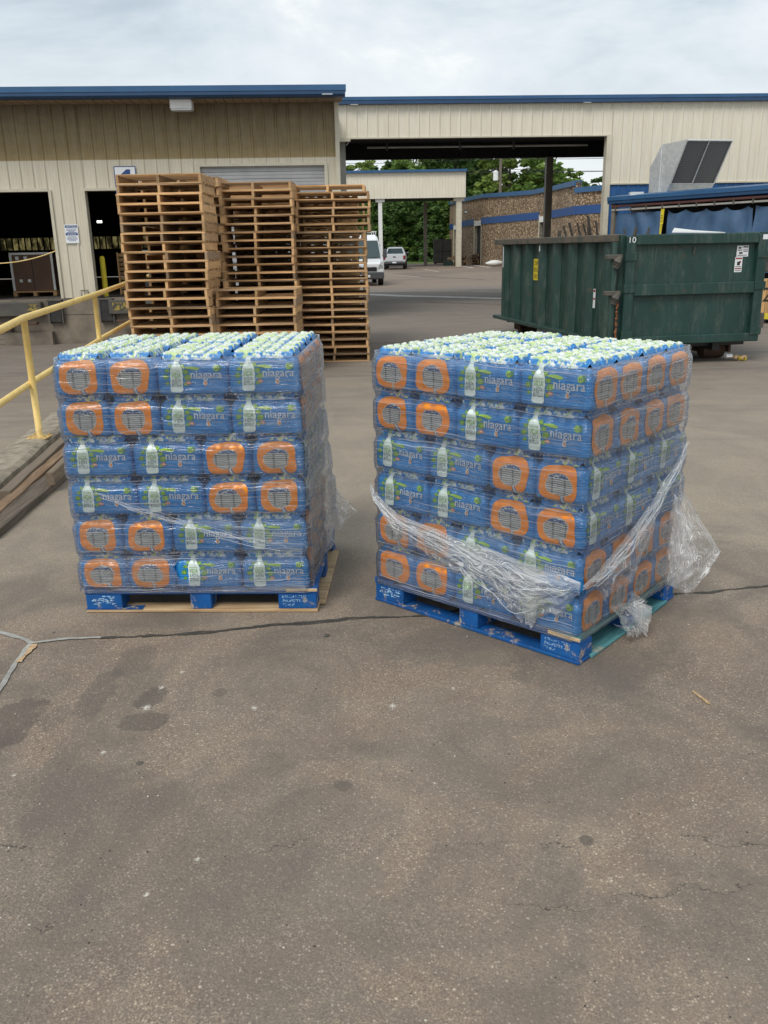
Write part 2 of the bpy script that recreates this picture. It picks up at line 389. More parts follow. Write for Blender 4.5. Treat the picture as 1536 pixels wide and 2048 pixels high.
M_OLDD = wood('dark_weathered_plank', (.13, .105, .08), (.06, .048, .038), (.10, .08, .06), 'y')
M_LUMB = wood('fresh_lumber', (.55, .34, .15), (.40, .23, .10), (.48, .30, .14), 'z')
M_SCRAP = simple('dark_scrap_metal', (.035, .035, .03), (.07, .06, .05), 6, .7)
def blue_pal(name, ax):
    g = G(name); st = (1.5, 18, 18) if ax == 'x' else (18, 1.5, 18)
    r = g.rnd(); nn = g.noise(g.vec(st), 2.0, 6, .7, .5)
    c = g.mix(g.ramp(g.noise(g.vec(), 6, 4), .35, .65), (.004, .095, .34), (.006, .070, .235))
    c = g.mix(g.ramp(nn, .58, .70, 0, .8), c, (.010, .15, .26))
    w2 = g.ramp(g.noise(g.vec((3, 3, 3), (1, 2, 3)), 4, 7, .8), .565, .62, 0, .85)
    c = g.mix(w2, c, (.50, .38, .22))
    c = g.hsv(c, .5, 1, g.ramp(r, 0, 1, .8, 1.15))
    g.bump(nn, .4, .004)
    return g.done(c, .62, 0, .35)
M_BPX = blue_pal('blue_painted_wood', 'x'); M_BPY = blue_pal('blue_painted_wood_across', 'y')
g = G('faded_teal_board'); nn = g.noise(g.vec((18, 1.5, 18)), 2, 6, .7, .5)
c = g.mix(g.ramp(nn, .4, .62), (.10, .30, .32), (.035, .13, .15)); g.bump(nn, .5, .004)
M_TEAL = g.done(g.mix(g.ramp(g.noise(g.vec(), 9, 4), .6, .66, 0, .7), c, (.42, .34, .22)), .75)
g = G('bare_split_wood'); nn = g.noise(g.vec((1.5, 18, 18)), 2, 6, .7)
M_BARE = g.done(g.mix(g.ramp(nn, .35, .65), (.62, .46, .27), (.36, .22, .11)), .8)
g = G('worn_white_stencil'); M_STENC = g.done(g.mix(g.ramp(g.noise(g.vec(), 90, 5, .7), .46, .56), (.45, .68, .86), (.01, .11, .34)), .7)

# exposed aggregate wall of the far building
g = G('exposed_aggregate'); P = g.vec()
v = g.n('ShaderNodeTexVoronoi'); g.l(P, v.inputs['Vector']); v.inputs['Scale'].default_value = 7.5
rr = g.sep(v.outputs['Color'])[0]
c = g.mix(g.ramp(rr, .15, .85), (.27, .175, .10), (.66, .50, .33)); c = g.mix(g.ramp(v.outputs['Distance'], .25, .6, 0, .85), c, (.06, .038, .022))
c = g.mix(g.ramp(g.noise(P, .35, 3), .45, .6, 0, .25), c, (.12, .08, .05))
M_STONE = g.done(c, .85)
M_STONEB = simple('blue_band_metal', (.014, .07, .24), (.012, .06, .20), .5, .5)

M_VAN = simple('white_van_paint', (.78, .79, .80), (.74, .75, .77), 1, .25)
M_GLASS = None
g = G('tinted_vehicle_glass'); M_GLASS = g.done((.035, .06, .065), .06, 0, .8)
M_TYRE = simple('tyre_rubber', (.02, .02, .02), (.03, .03, .03), 5, .85)
M_HUB = simple('wheel_steel', (.3, .3, .31), (.22, .22, .22), 4, .4, .6)
M_GREYPL = simple('grey_bumper_plastic', (.075, .08, .085), (.06, .062, .066), 3, .55)
M_LIGHTG = simple('headlight_lens', (.60, .64, .66), (.5, .52, .52), 8, .15)
M_TAIL = simple('red_tail_lens', (.30, .012, .01), (.22, .01, .01), 8, .25)
M_SILV = simple('silver_truck_paint', (.62, .64, .66), (.58, .60, .62), 1, .3, .2)
M_CARTON = simple('brown_cardboard', (.16, .09, .055), (.12, .07, .045), 2, .8)
M_WRAPD = simple('grey_wrapped_goods', (.16, .16, .155), (.09, .09, .088), 3, .35)

def leafmat(name, c1, c2, c3):
    g = G(name); P = g.vec()
    c = g.mix(g.ramp(g.noise(P, .55, 3), .38, .62), c1, c2)
    c = g.mix(g.ramp(g.noise(g.vec((1, 1, 1), (9, 9, 9)), 2.6, 3), .5, .7), c, c3)
    g.b.inputs['Subsurface Weight'].default_value = 0
    tr = g.n('ShaderNodeBsdfTranslucent'); g.inp(tr.inputs[0], c); ms = g.n('ShaderNodeMixShader'); ms.inputs[0].default_value = .3
    m = g.done(c, .6, 0, .3); g.l(g.b.outputs[0], ms.inputs[1]); g.l(tr.outputs[0], ms.inputs[2]); g.l(ms.outputs[0], g.out.inputs[0]); return m
M_LEAF1 = leafmat('mid_green_leaves', (.16, .255, .05), (.10, .18, .04), (.22, .32, .07))
M_LEAF2 = leafmat('dark_green_leaves', (.085, .16, .04), (.05, .105, .025), (.13, .21, .05))
M_LEAF3 = leafmat('yellow_green_leaves', (.19, .26, .05), (.13, .20, .04), (.25, .32, .07))
M_BARK = simple('bark', (.06, .048, .035), (.035, .028, .02), 3, .9)
M_GRASS = simple('grass', (.10, .17, .03), (.06, .11, .02), 2, .9, bump=.5, bscale=8)
M_POLE = simple('grey_utility_wood', (.17, .14, .11), (.12, .10, .08), 2, .85)

# ------------------------------------------------------------------ ground, ramp, kerb
KX = lambda y: -3.09 - .125 * (y - 6.2)           # yard side edge of the ramp
m = MB()
m.add([(-500, -40, 0), (500, -40, 0), (500, 5.0, 0), (-500, 5.0, 0)], [(0, 1, 2, 3)])
m.add([(KX(5), 5, 0), (500, 5, 0), (500, 23.2, 0), (KX(23.2), 23.2, 0)], [(0, 1, 2, 3)])
m.add([(-500, 23.9, 0), (500, 23.9, 0), (500, 900, 0), (-500, 900, 0)], [(0, 1, 2, 3)])
m.add([(KX(23.2), 23.2, 0), (500, 23.2, 0), (500, 23.9, 0), (KX(23.2), 23.9, 0)], [(0, 1, 2, 3)])
tag(m.build('ground', M_GROUND), kind='structure')
m = MB(); m.add([(-60, 5, 0), (KX(5), 5, 0), (KX(14), 14, -.22), (-60, 14, -.22), (KX(23.9), 23.9, -.46), (-60, 23.9, -.46)], [(0, 1, 2, 3), (3, 2, 4, 5)])
tag(m.build('ramp', M_GROUND), kind='structure')
m = MB(); N = 90
for k in range(N + 1):
    y = 4.6 + (23.2 - 4.6) * k / N; x = KX(y); zr = -.46 * max(0, y - 5) / 18.9 - .03
    nz = noise.noise(Vector((x * 3, y * 3.1, 0))) * .02; nx = noise.noise(Vector((y * 4, 2, 0))) * .02
    for (px, pz) in ((x - .27 + nx, zr), (x - .26 + nx, .055 + nz), (x - .13, .078 + nz * .7), (x + .02 + nx, .075 + nz * .5), (x + .07 + nx, .05 + nz), (x + .08 + nx, -.01)):
        m.v.append((px, y, pz))
for k in range(N):
    for j in range(5): m.f.append((k * 6 + j, k * 6 + j + 1, k * 6 + 7 + j, k * 6 + 6 + j)); m.mi.append(0)
tag(m.build('kerb', M_CONC2), kind='structure')
m = MB(); m.add([(-130, 108, .02), (160, 108, .02), (160, 160, .6), (-130, 160, .6)], [(0, 1, 2, 3)])
tag(m.build('grass', M_GRASS), kind='structure')

def strip(name, pts, wdt, mat, z=.004, jag=.0, seed=0, parent=None):
    m = MB(); out = []
    rr = random.Random(seed)
    for a in range(len(pts) - 1):
        p, q = Vector((*pts[a], 0)), Vector((*pts[a + 1], 0)); n = max(1, int((q - p).length / .02)) if jag else 1
        for k in range(n + (a == len(pts) - 2)): out.append(p.lerp(q, k / n))
    for i, p in enumerate(out):
        d = (out[min(i + 1, len(out) - 1)] - out[max(0, i - 1)]).normalized(); nrm = Vector((-d.y, d.x, 0))
        w1 = wdt * (.5 + (noise.noise(Vector((i * .21, seed, 0))) * 1.3 + rr.uniform(-.3, .3)) * jag)
        w2 = wdt * (.5 + (noise.noise(Vector((i * .17, seed + 9, 0))) * 1.3 + rr.uniform(-.3, .3)) * jag)
        off = nrm * noise.noise(Vector((i * .06, seed + 3, 0))) * .035 * (1 if jag else 0)
        m.v += [tuple(p + off + nrm * max(.0015, w1) + Vector((0, 0, z))), tuple(p + off - nrm * max(.0015, w2) + Vector((0, 0, z)))]
    for i in range(len(out) - 1): m.f.append((2 * i, 2 * i + 1, 2 * i + 3, 2 * i + 2)); m.mi.append(0)
    return m.build(name, mat, parent)
M_CRACK = simple('dark_crack_filler', (.045, .042, .036), (.07, .062, .05), 12, .85, bump=.6)
M_SEAL = simple('grey_joint_sealant', (.40, .40, .37), (.26, .25, .23), 12, .8, bump=.5)
tag(strip('ground_crack', [(-1.40, 3.869), (-1.089, 3.883), (-.534, 3.987), (-.184, 4.044), (.02, 4.059), (.8, 4.16), (1.606, 4.286), (2.09, 4.375), (3.2, 4.6)], .017, M_CRACK, .004, .8, 1), kind='structure')
tag(strip('ground_crack', [(-1.2, 3.875), (-.55, 3.98), (-.05, 4.05)], .014, M_CRACK, .002, .55, 8), kind='structure')
tag(strip('ground_joint', [(-1.729, 3.822), (-1.40, 3.869)], .02, M_SEAL, .006, .35, 2), kind='structure')
tag(strip('ground_joint', [(-2.6, 4.20), (-1.934, 3.962), (-1.729, 3.822)], .024, M_SEAL, .004, .3, 3), kind='structure')
tag(strip('ground_joint', [(-1.725, 3.815), (-1.72, 3.62), (-1.682, 3.364), (-1.66, 3.1)], .022, M_SEAL, .005, .35, 4), kind='structure')
tag(strip('ground_crack', [(-1.70, 3.81), (-1.69, 3.62)], .02, M_BARE, .007, .8, 5), kind='structure')
tag(strip('painted_line', [(-3.5, 37.8), (-.4, 36.65), (.9, 35), (2.3, 33.9), (4.337, 32.0), (9, 28.5)], .75, M_LINEW), kind='structure')
tag(strip('painted_line', [(-6, 41.5), (3, 38.2), (9, 34.5)], .5, M_LINEF), kind='structure')
for a, b in (((3.9, 79), (4.6, 69)), ((7.9, 91), (8.4, 80)), ((-1.0, 70), (2.6, 58)), ((9.6, 97), (9.9, 80))):
    tag(strip('painted_line', [a, b], .30, M_LINEW if a[0] > 7 else M_LINEF), kind='structure')
tag(strip('ground_crack', [(1.6, 30.5), (4.6, 28.2), (8, 26)], .12, M_CRACK, .004, .5, 6), kind='structure')
tag(strip('ground_crack', [(2.0, 62), (4.2, 55), (6.0, 51)], .22, M_CRACK, .004, .6, 7), kind='structure')

# ------------------------------------------------------------------ ribbed sheet helper
PITCHR = .305
def rib_panel(name, s0, s1, z0, z1, mat, parent, fy=0., d=.032):
    """sheet with trapezoid ribs every 305 mm, front facing -y of the parent"""
    pts = []; k0 = math.floor(s0 / PITCHR) - 1; k1 = math.ceil(s1 / PITCHR) + 1
    prof = []
    for k in range(k0, k1 + 1):
        c = k * PITCHR
        prof += [(c - .036, 0), (c - .014, d), (c + .014, d), (c + .036, 0), (c + .11, 0), (c + .118, .005), (c + .126, 0), (c + .18, 0), (c + .188, .005), (c + .196, 0)]
    def at(s):
        for a, b in zip(prof, prof[1:]):
            if a[0] <= s <= b[0]: return a[1] + (b[1] - a[1]) * (s - a[0]) / max(1e-6, b[0] - a[0])
        return 0
    pts = [(s0, at(s0))] + [p for p in prof if s0 < p[0] < s1] + [(s1, at(s1))]
    m = MB(); n = len(pts)
    for z in (z0, z1): m.v += [(p[0], fy - p[1], z) for p in pts]
    for i in range(n - 1): m.f.append((i, i + 1, n + i + 1, n + i)); m.mi.append(0)
    return m.build(name, mat, parent)
def rib_wall(parent, s0, s1, z0, z1, mat, fy=0., name='wall_panel'):
    w_ = .915; k = math.floor(s0 / w_ + 1e-6)
    while k * w_ < s1 - 1e-4:
        a = max(s0, k * w_); b = min(s1, (k + 1) * w_)
        if b - a > .02: rib_panel(name, a, b, z0, z1, mat, parent, fy)
        k += 1

# ------------------------------------------------------------------ warehouse on the left
A1 = .0655
wh = thing('warehouse', 'cream ribbed metal warehouse on the left with open loading dock doors and blue eaves', 'warehouse', (-1.0, 23.6, 0), A1)
DZ = .72
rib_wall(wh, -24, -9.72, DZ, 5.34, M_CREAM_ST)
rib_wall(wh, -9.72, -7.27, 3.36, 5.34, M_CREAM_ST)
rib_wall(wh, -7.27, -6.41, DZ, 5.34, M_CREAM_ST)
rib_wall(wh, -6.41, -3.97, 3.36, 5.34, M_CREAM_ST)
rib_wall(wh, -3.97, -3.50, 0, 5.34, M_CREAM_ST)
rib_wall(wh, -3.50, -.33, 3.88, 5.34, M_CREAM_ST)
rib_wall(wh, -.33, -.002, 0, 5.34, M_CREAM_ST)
m = MB()
for (a, b) in ((-9.72, -7.27), (-6.41, -3.97)):
    m.box(a - .05, a + .02, -.05, .22, DZ, 3.36); m.box(b - .02, b + .05, -.05, .22, DZ, 3.36); m.box(a + .02, b - .02, -.05, .22, 3.33, 3.40)
m.build('door_frame', M_TRIM, wh)
m = MB(); m.box(-3.56, -3.48, -.05, .1, 0, 3.92); m.box(-.35, -.27, -.05, .1, 0, 3.92); m.box(-3.48, -.35, -.05, .1, 3.86, 3.92); m.build('door_frame', M_TRIM, wh)
for k in range(46):     # roller shutter slats
    z = .02 + k * .0845
    MB().prism([(-3.48, z), (-.35, z), (-.35, z + .078), (-3.48, z + .078)], .05 + (.012 if k % 2 else 0), .07 + (.012 if k % 2 else 0)).build('shutter_slat', M_SHUT, wh)
BB(-.055, .055, -.10, .06, -.02, 5.36, .012).build('corner_trim', M_TRIM, wh)
MB().box(-.03, .03, .06, 3.9, 0, 5.34).build('side_wall', M_CREAM, wh)
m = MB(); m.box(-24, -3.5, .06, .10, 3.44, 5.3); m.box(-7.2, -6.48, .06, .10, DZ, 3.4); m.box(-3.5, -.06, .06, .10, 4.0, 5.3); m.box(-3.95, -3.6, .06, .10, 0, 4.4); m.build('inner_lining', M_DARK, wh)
# eaves
m = MB()
for k in range(110):
    s = -24.2 + k * .2215; m.box(s, s + .2, -1.02, -.02, 5.315 + .002 * (k % 2), 5.335)
m.build('soffit', M_SOFFIT, wh)
MB().prism([(-1.10, 5.42), (-1.10, 5.545), (-.8, 5.58), (-.8, 5.42)], -24.4, .22, 0, Matrix(((0, 1, 0, 0), (1, 0, 0, 0), (0, 0, 1, 0), (0, 0, 0, 1)))).build('gutter_top', M_BLUE_GUT, wh)
MB().prism([(-1.085, 5.345), (-1.085, 5.418), (-.8, 5.418), (-.8, 5.30), (-1.03, 5.30)], -24.4, .20, 0, Matrix(((0, 1, 0, 0), (1, 0, 0, 0), (0, 0, 1, 0), (0, 0, 0, 1)))).build('gutter_face', M_BLUE_GUT2, wh)
for s in (-8.15, -.35): Bx(s, s + .25, -1.10, -1.04, 5.33, 5.345).build('gutter_bracket', M_WHITE, wh)
MB().box(-24, .1, -.79, 4.3, 5.45, 5.53).build('roof', M_ROOFSH, wh)
# concrete dock
m = MB(); m.box(-24, -3.98, -.12, .30, -.62, DZ - .02); m.build('dock_wall', M_CONC, wh)
m = MB(); 
for z0 in (-.16, .10): m.box(-24, -7.6, -.30, -.12, -.62, z0)
m = MB(); m.box(-24, -7.55, -.34, -.123, -.62, -.10); m.box(-24, -8.6, -.26, -.123, -.098, .13); m.build('dock_step', M_CONC, wh)
for k in range(4): Bx(-24, -8.75 + .0 * k, -.345, -.341, -.52 + .13 * k, -.515 + .13 * k).build('dock_joint', M_BLACK, wh)
Bx(-7.27, -6.41, -.125, -.122, .30, .31).build('dock_joint', M_BLACK, wh)
for (a, b) in ((-9.55, -7.75), (-6.05, -4.3)):
    l = BB(a, b, -.30, -.02, .30, .66, .02).build('dock_leveller', M_STEELD, wh)
    Bx(a + .1, a + .5, -.304, -.301, .40, .60).build('paint_patch', simple('worn_yellow_paint', (.34, .25, .05), (.07, .065, .05), 14, .8, lo=.42, hi=.55), l)
    Bx(b - .35, b - .05, -.304, -.301, .38, .62).build('paint_patch', bpy.data.materials['worn_yellow_paint'], l)
    BB(a + .2, b - .1, -.50, -.30, .10, .17, .01).build('lip_keeper', M_RUST, l)
# floor, ceiling and back of the dock hall
MB().box(-24, -3.6, .31, 22, DZ - .12, DZ - .03).build('hall_floor', M_FLOORC, wh)
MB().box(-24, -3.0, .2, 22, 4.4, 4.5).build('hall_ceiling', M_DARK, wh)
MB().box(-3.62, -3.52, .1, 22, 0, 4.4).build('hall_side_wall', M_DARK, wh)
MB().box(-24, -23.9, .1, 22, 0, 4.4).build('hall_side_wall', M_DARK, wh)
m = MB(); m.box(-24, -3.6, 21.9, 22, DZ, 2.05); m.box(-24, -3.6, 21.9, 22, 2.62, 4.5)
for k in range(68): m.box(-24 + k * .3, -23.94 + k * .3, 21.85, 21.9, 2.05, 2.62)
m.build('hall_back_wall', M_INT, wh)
MB().box(-3.5, -.3, .10, .14, 0, 4.0).build('shutter_backing', M_DARK, wh)
# strip of daylight through the far windows of the hall
g = G('dirty_strip_window'); c = g.mix(g.ramp(g.noise(g.vec((3, 1, 1)), 1.7, 5, .7), .45, .66), (.02, .018, .008), (.34, .29, .12))
g.inp(g.b.inputs['Emission Color'], c); g.b.inputs['Emission Strength'].default_value = .42
MB().box(-24, -3.6, 21.94, 21.96, 2.05, 2.62).build('strip_window', g.done((.02, .02, .02), .3), wh)

def wall_pt(s, off, z): # point in front of the warehouse wall
    c_, s_ = cos(A1), sin(A1); return Vector((-1 + s * c_ + off * s_, 23.6 + s * s_ - off * c_, z))
def on_wall(name, label, cat, s, off, z, group=None): return thing(name, label, cat, wall_pt(s, off, z), A1, group)
for i, (s, lab) in enumerate(((-7.42, 'black rubber dock bumper on the concrete left of the door pillar, below the handrail'), (-6.12, 'black rubber dock bumper right of the door pillar, beside the tall wooden pallet stack'))):
    b = on_wall('dock_bumper', lab, 'dock bumper', s, .12, .12, 'dock bumpers')
    BB(-.15, .15, -.12, -.003, 0, .54, .02).build('rubber_block', M_RUBBER, b); 
    m = MB(); m.box(-.18, -.152, -.13, -.003, -.02, .57); m.box(.152, .18, -.13, -.003, -.02, .57); m.box(-.18, .18, -.13, -.003, .542, .58); m.build('steel_bracket', M_STEELD, b)
t = on_wall('wall_light', 'white rectangular floodlight box under the blue eaves', 'wall light', -3.72, .75, 5.08)
m = BB(-.26, .26, -.10, .28, 0, .22, .02); m.build('housing', M_WHITE, t); Bx(-.2, .2, -.06, .24, .22, .235).build('mounting_plate', M_GREYTRIM, t); BB(-.24, .24, -.09, .2, -.03, -.001, .005).build('lens', M_LIGHTG, t)
t = on_wall('dock_number_sign', 'white sign with a blue numeral one on the siding, partly behind the pallet stack', 'sign', -5.335, .037, 3.235)
Bx(-.26, .24, -.01, 0, 0, .64).build('plate', M_SIGNW, t)
m = MB(); m.add([(-.28, -.012, -.02), (.26, -.012, -.02), (.26, -.012, .66), (-.28, -.012, .66), (-.26, -.012, 0.0), (.24, -.012, 0.0), (.24, -.012, .64), (-.26, -.012, .64)], [(0, 1, 5, 4), (1, 2, 6, 5), (2, 3, 7, 6), (3, 0, 4, 7)]); m.build('border', M_SIGNB, t)
m = MB(); m.add([(x_, -.014, z_) for x_, z_ in ((-.02, .06), (.12, .06), (.12, .585), (.03, .585), (-.15, .44), (-.15, .34), (-.02, .40))], [tuple(range(7))]); m.build('numeral', M_SIGNB, t)
t = on_wall('dock_sign_edge', 'white dock sign cut off by the left edge of the photo', 'sign', -9.05, .037, 3.42)
Bx(-.6, .18, -.01, 0, 0, .56).build('plate', M_SIGNW, t)
t = on_wall('notice_sign', 'white bilingual notice sign with blue headings on the door pillar', 'sign', -6.83, .038, 2.08)
Bx(-.165, .165, -.006, 0, 0, .455).build('plate', M_SIGNW, t)
m = MB(); m.box(-.15, .15, -.008, -.0065, .375, .435); m.box(-.15, .15, -.008, -.0065, .19, .25); m.build('heading_bar', M_SIGNB, t)
m = MB(); put_text(m, 'NOTICE', -.12, .385, .24, .04, 0, flat(-.0095)); put_text(m, 'AVISO', -.11, .20, .22, .04, 0, flat(-.0095)); m.build('heading_text', M_SIGNW, t)
m = MB()
for z_, w_ in ((.345, .24), (.315, .26), (.287, .16), (.262, .25), (.155, .22), (.125, .27), (.095, .25), (.06, .18)): m.box(-w_ / 2, w_ / 2, -.008, -.0065, z_ - .006, z_ + .006)
m.build('small_print', M_SIGNB, t)
t = on_wall('wire_loop', 'small bent metal loop low on the door pillar behind the yellow rail', 'handle', -6.68, .0, .82)
MB().tube([(-.09, 0, -.05), (-.09, -.04, -.05), (-.09, -.04, .09), (.09, -.04, .09), (.09, -.04, -.02)], .012, 6).build('loop', M_STEELD, t)
# things inside the hall
def hall(x, y, z): c_, s_ = cos(A1), sin(A1); return (-1 + x * c_ - y * s_, 23.6 + x * s_ + y * c_, z)
t = thing('carton_on_pallet', 'tall brown carton with white edge guards on a pallet inside the left dock door', 'carton', hall(-8.62, 2.2, DZ - .02), A1)
BB(-.55, .55, 0, .9, .14, 1.12, .01).build('carton', M_CARTON, t)
m = MB()
for sx_ in (-.59, .53): m.box(sx_, sx_ + .06, -.03, -.002, .15, 1.14)
m.box(-.59, .59, -.03, .1, 1.122, 1.18); m.build('edge_guard', M_WHITE, t)
for x_ in (-.43, -.2): 
    Bx(x_, x_ + .09, -.02, -.004, .98, 1.08).build('label', M_WHITE, t); Bx(x_ + .04, x_ + .12, -.02, -.004, .38, .46).build('label', M_WHITE, t)
m = MB(); m.box(-.01, .01, -.006, -.001, .15, 1.1); m.build('seam', M_BLACK, t)
m = MB(); m.box(-.6, .6, -.05, .95, .10, .138); [m.box(q, q + .1, -.05, .95, 0, .098) for q in (-.6, -.05, .5)]; m.build('wooden_base', M_WOODX, t)
t = thing('shrink_wrapped_goods', 'grey shrink wrapped load inside the second dock door beside the pallet stack', 'wrapped load', hall(-5.35, 2.6, DZ - .02), A1)
BB(-.62, .7, 0, 1, .14, 1.12, .03).build('goods', M_WRAPD, t)
m = MB(); m.box(-.62, .7, -.01, .05, 1.125, 1.19); m.build('top_board', M_WHITE, t)
m = MB(); m.box(-.6, .6, 0, .95, .02, .13); m.build('wooden_base', M_WOODX, t)
t = thing('upright_pallet', 'wooden pallet standing on edge just inside the second dock door', 'pallet', hall(-6.02, 1.9, DZ - .02), A1)
for k in range(9): Bx(-.16, .1, .02, .05, .02 + k * .125, .11 + k * .125).build('deck_board', M_WOODX, t)
for q in (-.17, .0, .11): Bx(q, q + .04, -.04, .018, 0, 1.14).build('stringer', M_WOODY, t)
t = thing('dock_bollard', 'yellow round post inside the second dock door', 'bollard', hall(-6.28, .55, DZ - .02), A1)
MB().tube([(0, 0, 0), (0, 0, 1.0), (0, 0, 1.05)], [.07, .07, .04], 14).build('post', M_YEL2, t)
MB().tube([(0, 0, 0), (0, 0, .02)], .12, 12).build('base', M_STEELD, t)
t = tag(MB().tube([hall(-9.72 + 2.45 * k / 16, .1, 1.62 - .0 + .30 * ((k / 16 - .35) / .65) ** 2 * (1 if k > 5 else .4)) for k in range(17)], .014, 6).build('barrier_rope', M_YEL), 'thin yellow rope slung across the left dock door', 'rope')
t = thing('exit_lamp', 'dim red lamp high in the dark of the left dock door', 'lamp', hall(-9.0, 7, 3.35), A1)
Bx(-.14, .14, 0, .08, 0, .16).build('glowing_face', emit('red_glow', (.5, .02, .02), .25), t); Bx(-.16, .16, .08, .12, -.02, .18).build('housing', M_BLACK, t)
for (x_, y_, z_, w_, lab) in ((-8.95, 12, 2.95, .09, 'small white lamp glowing deep inside the left dock door'), (-6.35, 14, 2.95, .42, 'white tube lamp glowing deep inside the second dock door')):
    t = thing('hall_lamp', lab, 'lamp', hall(x_, y_, z_), A1); Bx(-w_, w_, 0, .05, 0, .08).build('glowing_tube', emit('lamp_glow', (1, 1, .92), 2.2), t); Bx(-w_, w_, -.02, .08, .081, .12).build('reflector', M_GREYTRIM, t)

# ------------------------------------------------------------------ covered drive-through on the right
A2 = .0635
dt = thing('drive_through_building', 'cream metal building with a wide drive-through opening and blue eaves', 'building', (-1.2, 27.4, 0), A2)
rib_wall(dt, -.1, 8.24, 4.93, 5.82, M_CREAM)
rib_wall(dt, 8.24, 24, 3.56, 5.82, M_CREAM)
rib_wall(dt, 8.24, 24, 0, 3.53, M_BLUESIDE, .01, 'wainscot_panel')
Bx(8.2, 24, -.045, .01, 3.53, 3.57).build('drip_trim', M_TRIM, dt)
m = MB(); m.box(8.10, 8.26, -.05, .22, 0, 4.93); m.box(-.1, 8.10, -.045, .10, 4.895, 4.93); m.build('opening_frame', M_TRIM, dt)
RX = Matrix(((0, 1, 0, 0), (1, 0, 0, 0), (0, 0, 1, 0), (0, 0, 0, 1)))
MB().prism([(-.19, 5.91), (-.19, 6.0), (.2, 6.03), (.2, 5.91)], -.12, 24.5, 0, RX).build('gutter_top', M_BLUE_GUT, dt)
MB().prism([(-.175, 5.81), (-.175, 5.908), (.2, 5.908), (.2, 5.80)], -.10, 24.5, 0, RX).build('gutter_face', M_BLUE_GUT2, dt)
for s in (.45, 7.3): Bx(s, s + .22, -.20, -.16, 5.79, 5.80).build('gutter_bracket', M_WHITE, dt)
MB().box(-3, 24, .12, 7.5, 5.9, 5.98).build('roof', M_ROOFSH, dt)
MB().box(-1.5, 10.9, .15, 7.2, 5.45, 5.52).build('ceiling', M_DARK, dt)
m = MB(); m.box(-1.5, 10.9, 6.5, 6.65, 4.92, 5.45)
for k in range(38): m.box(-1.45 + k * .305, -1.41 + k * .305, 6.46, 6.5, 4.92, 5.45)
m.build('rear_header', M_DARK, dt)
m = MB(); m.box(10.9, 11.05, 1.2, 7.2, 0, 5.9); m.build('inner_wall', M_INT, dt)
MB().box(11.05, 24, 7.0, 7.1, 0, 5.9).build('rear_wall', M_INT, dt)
m = MB(); m.box(7.85, 8.10, 6.2, 6.45, 0, 4.92); m.build('rear_column', M_BROWNSTEEL, dt)
m = MB(); m.box(.09, .29, .55, .72, 0, 4.93); m.build('front_column', M_GREYTRIM, dt)
m = MB(); m.box(-.05, .42, -.12, .05, 4.82, 4.90); m.build('column_bracket', M_TRIM, dt)
MB().tube([(.42, -.05, 4.86), (.30, -.02, 4.72)], .012, 6).build('bracket_stay', M_GREYTRIM, dt)
MB().tube([(1.0, 1.6, 4.82), (8.0, 1.6, 4.82)], .03, 8).build('ceiling_pipe', M_GREYTRIM, dt)
for s in (1.6, 3.9, 5.6): Bx(s, s + .05, 1.55, 1.65, 4.74, 5.45).build('pipe_hanger', M_BLACK, dt)

# lean-to with the blue curtains
LA = atan2(22.3 - 26.5, 9.47 - 6.8)
lt = thing('curtained_lean_to', 'blue gutter lean-to hung with blue tarpaulin curtains behind the green dumpster', 'lean-to', (6.8, 26.5, 0), LA)
LL = 9.0
MB().prism([(-.12, 3.0), (-.12, 3.10), (.3, 3.16), (.3, 3.0)], -.1, LL, 0, RX).build('gutter_top', M_BLUE_GUT, lt)
MB().prism([(-.10, 2.915), (-.10, 2.998), (.2, 2.998), (.2, 2.88)], -.1, LL, 0, RX).build('gutter_face', M_BLUE_GUT2, lt)
m = MB(); m.add([(-.1, .3, 3.02), (LL, .3, 3.02), (LL, 5.6, 3.12), (2.6, 2.2, 3.10)], [(0, 1, 2, 3)]); m.build('roof', M_ROOFSH, lt)
MB().tube([(0, -.02, 2.84), (LL, -.02, 2.84)], .035, 8).build('red_pipe', simple('oxide_red_pipe', (.16, .06, .05), (.11, .05, .045), 2, .6), lt)
Bx(0, LL, -.03, .01, 2.72, 2.765).build('curtain_rail', M_GREYTRIM, lt)
for k in range(16): Bx(.15 + k * .56, .19 + k * .56, -.045, .02, 2.70, 2.87).build('rail_hanger', M_STEELD, lt)
for s in (-.02, LL): Bx(s, s + .12, .0, .12, 0, 2.9).build('post', M_BROWNSTEEL, lt)
Bx(-.1, LL, .9, .95, 0, 2.95).build('dark_backing', M_DARK, lt)
def curtain(s0, s1, seed, sag):
    m = MB(); nx, nz = 150, 26
    for j in range(nz + 1):
        tz = j / nz
        for i in range(nx + 1):
            s = s0 + (s1 - s0) * i / nx; hk = abs(sin(pi * (s - s0) / .62)) ** .8
            top = 2.66 - sag * hk
            z = top + (1.05 - top) * tz
            fold = .05 * sin(s * 11 + 2.2 * noise.noise(Vector((s * .9, tz * 1.5, seed))) * 3) * (.4 + .6 * tz) + .09 * noise.noise(Vector((s * 2.2 + tz * 1.2 * sin(s * 3), tz * 2, seed)))
            fold += .035 * (1 - tz) * cos(2 * pi * (s - s0) / .62)
            m.v.append((s, .06 + fold, z))
    for j in range(nz):
        for i in range(nx): a = j * (nx + 1) + i; m.f.append((a, a + 1, a + nx + 2, a + nx + 1)); m.mi.append(0)
    return m.build('curtain', M_TARP, lt, smooth=True)
curtain(.02, 1.78, 1, .02); curtain(1.95, 4.6, 5, .10); curtain(4.65, LL, 9, .05)
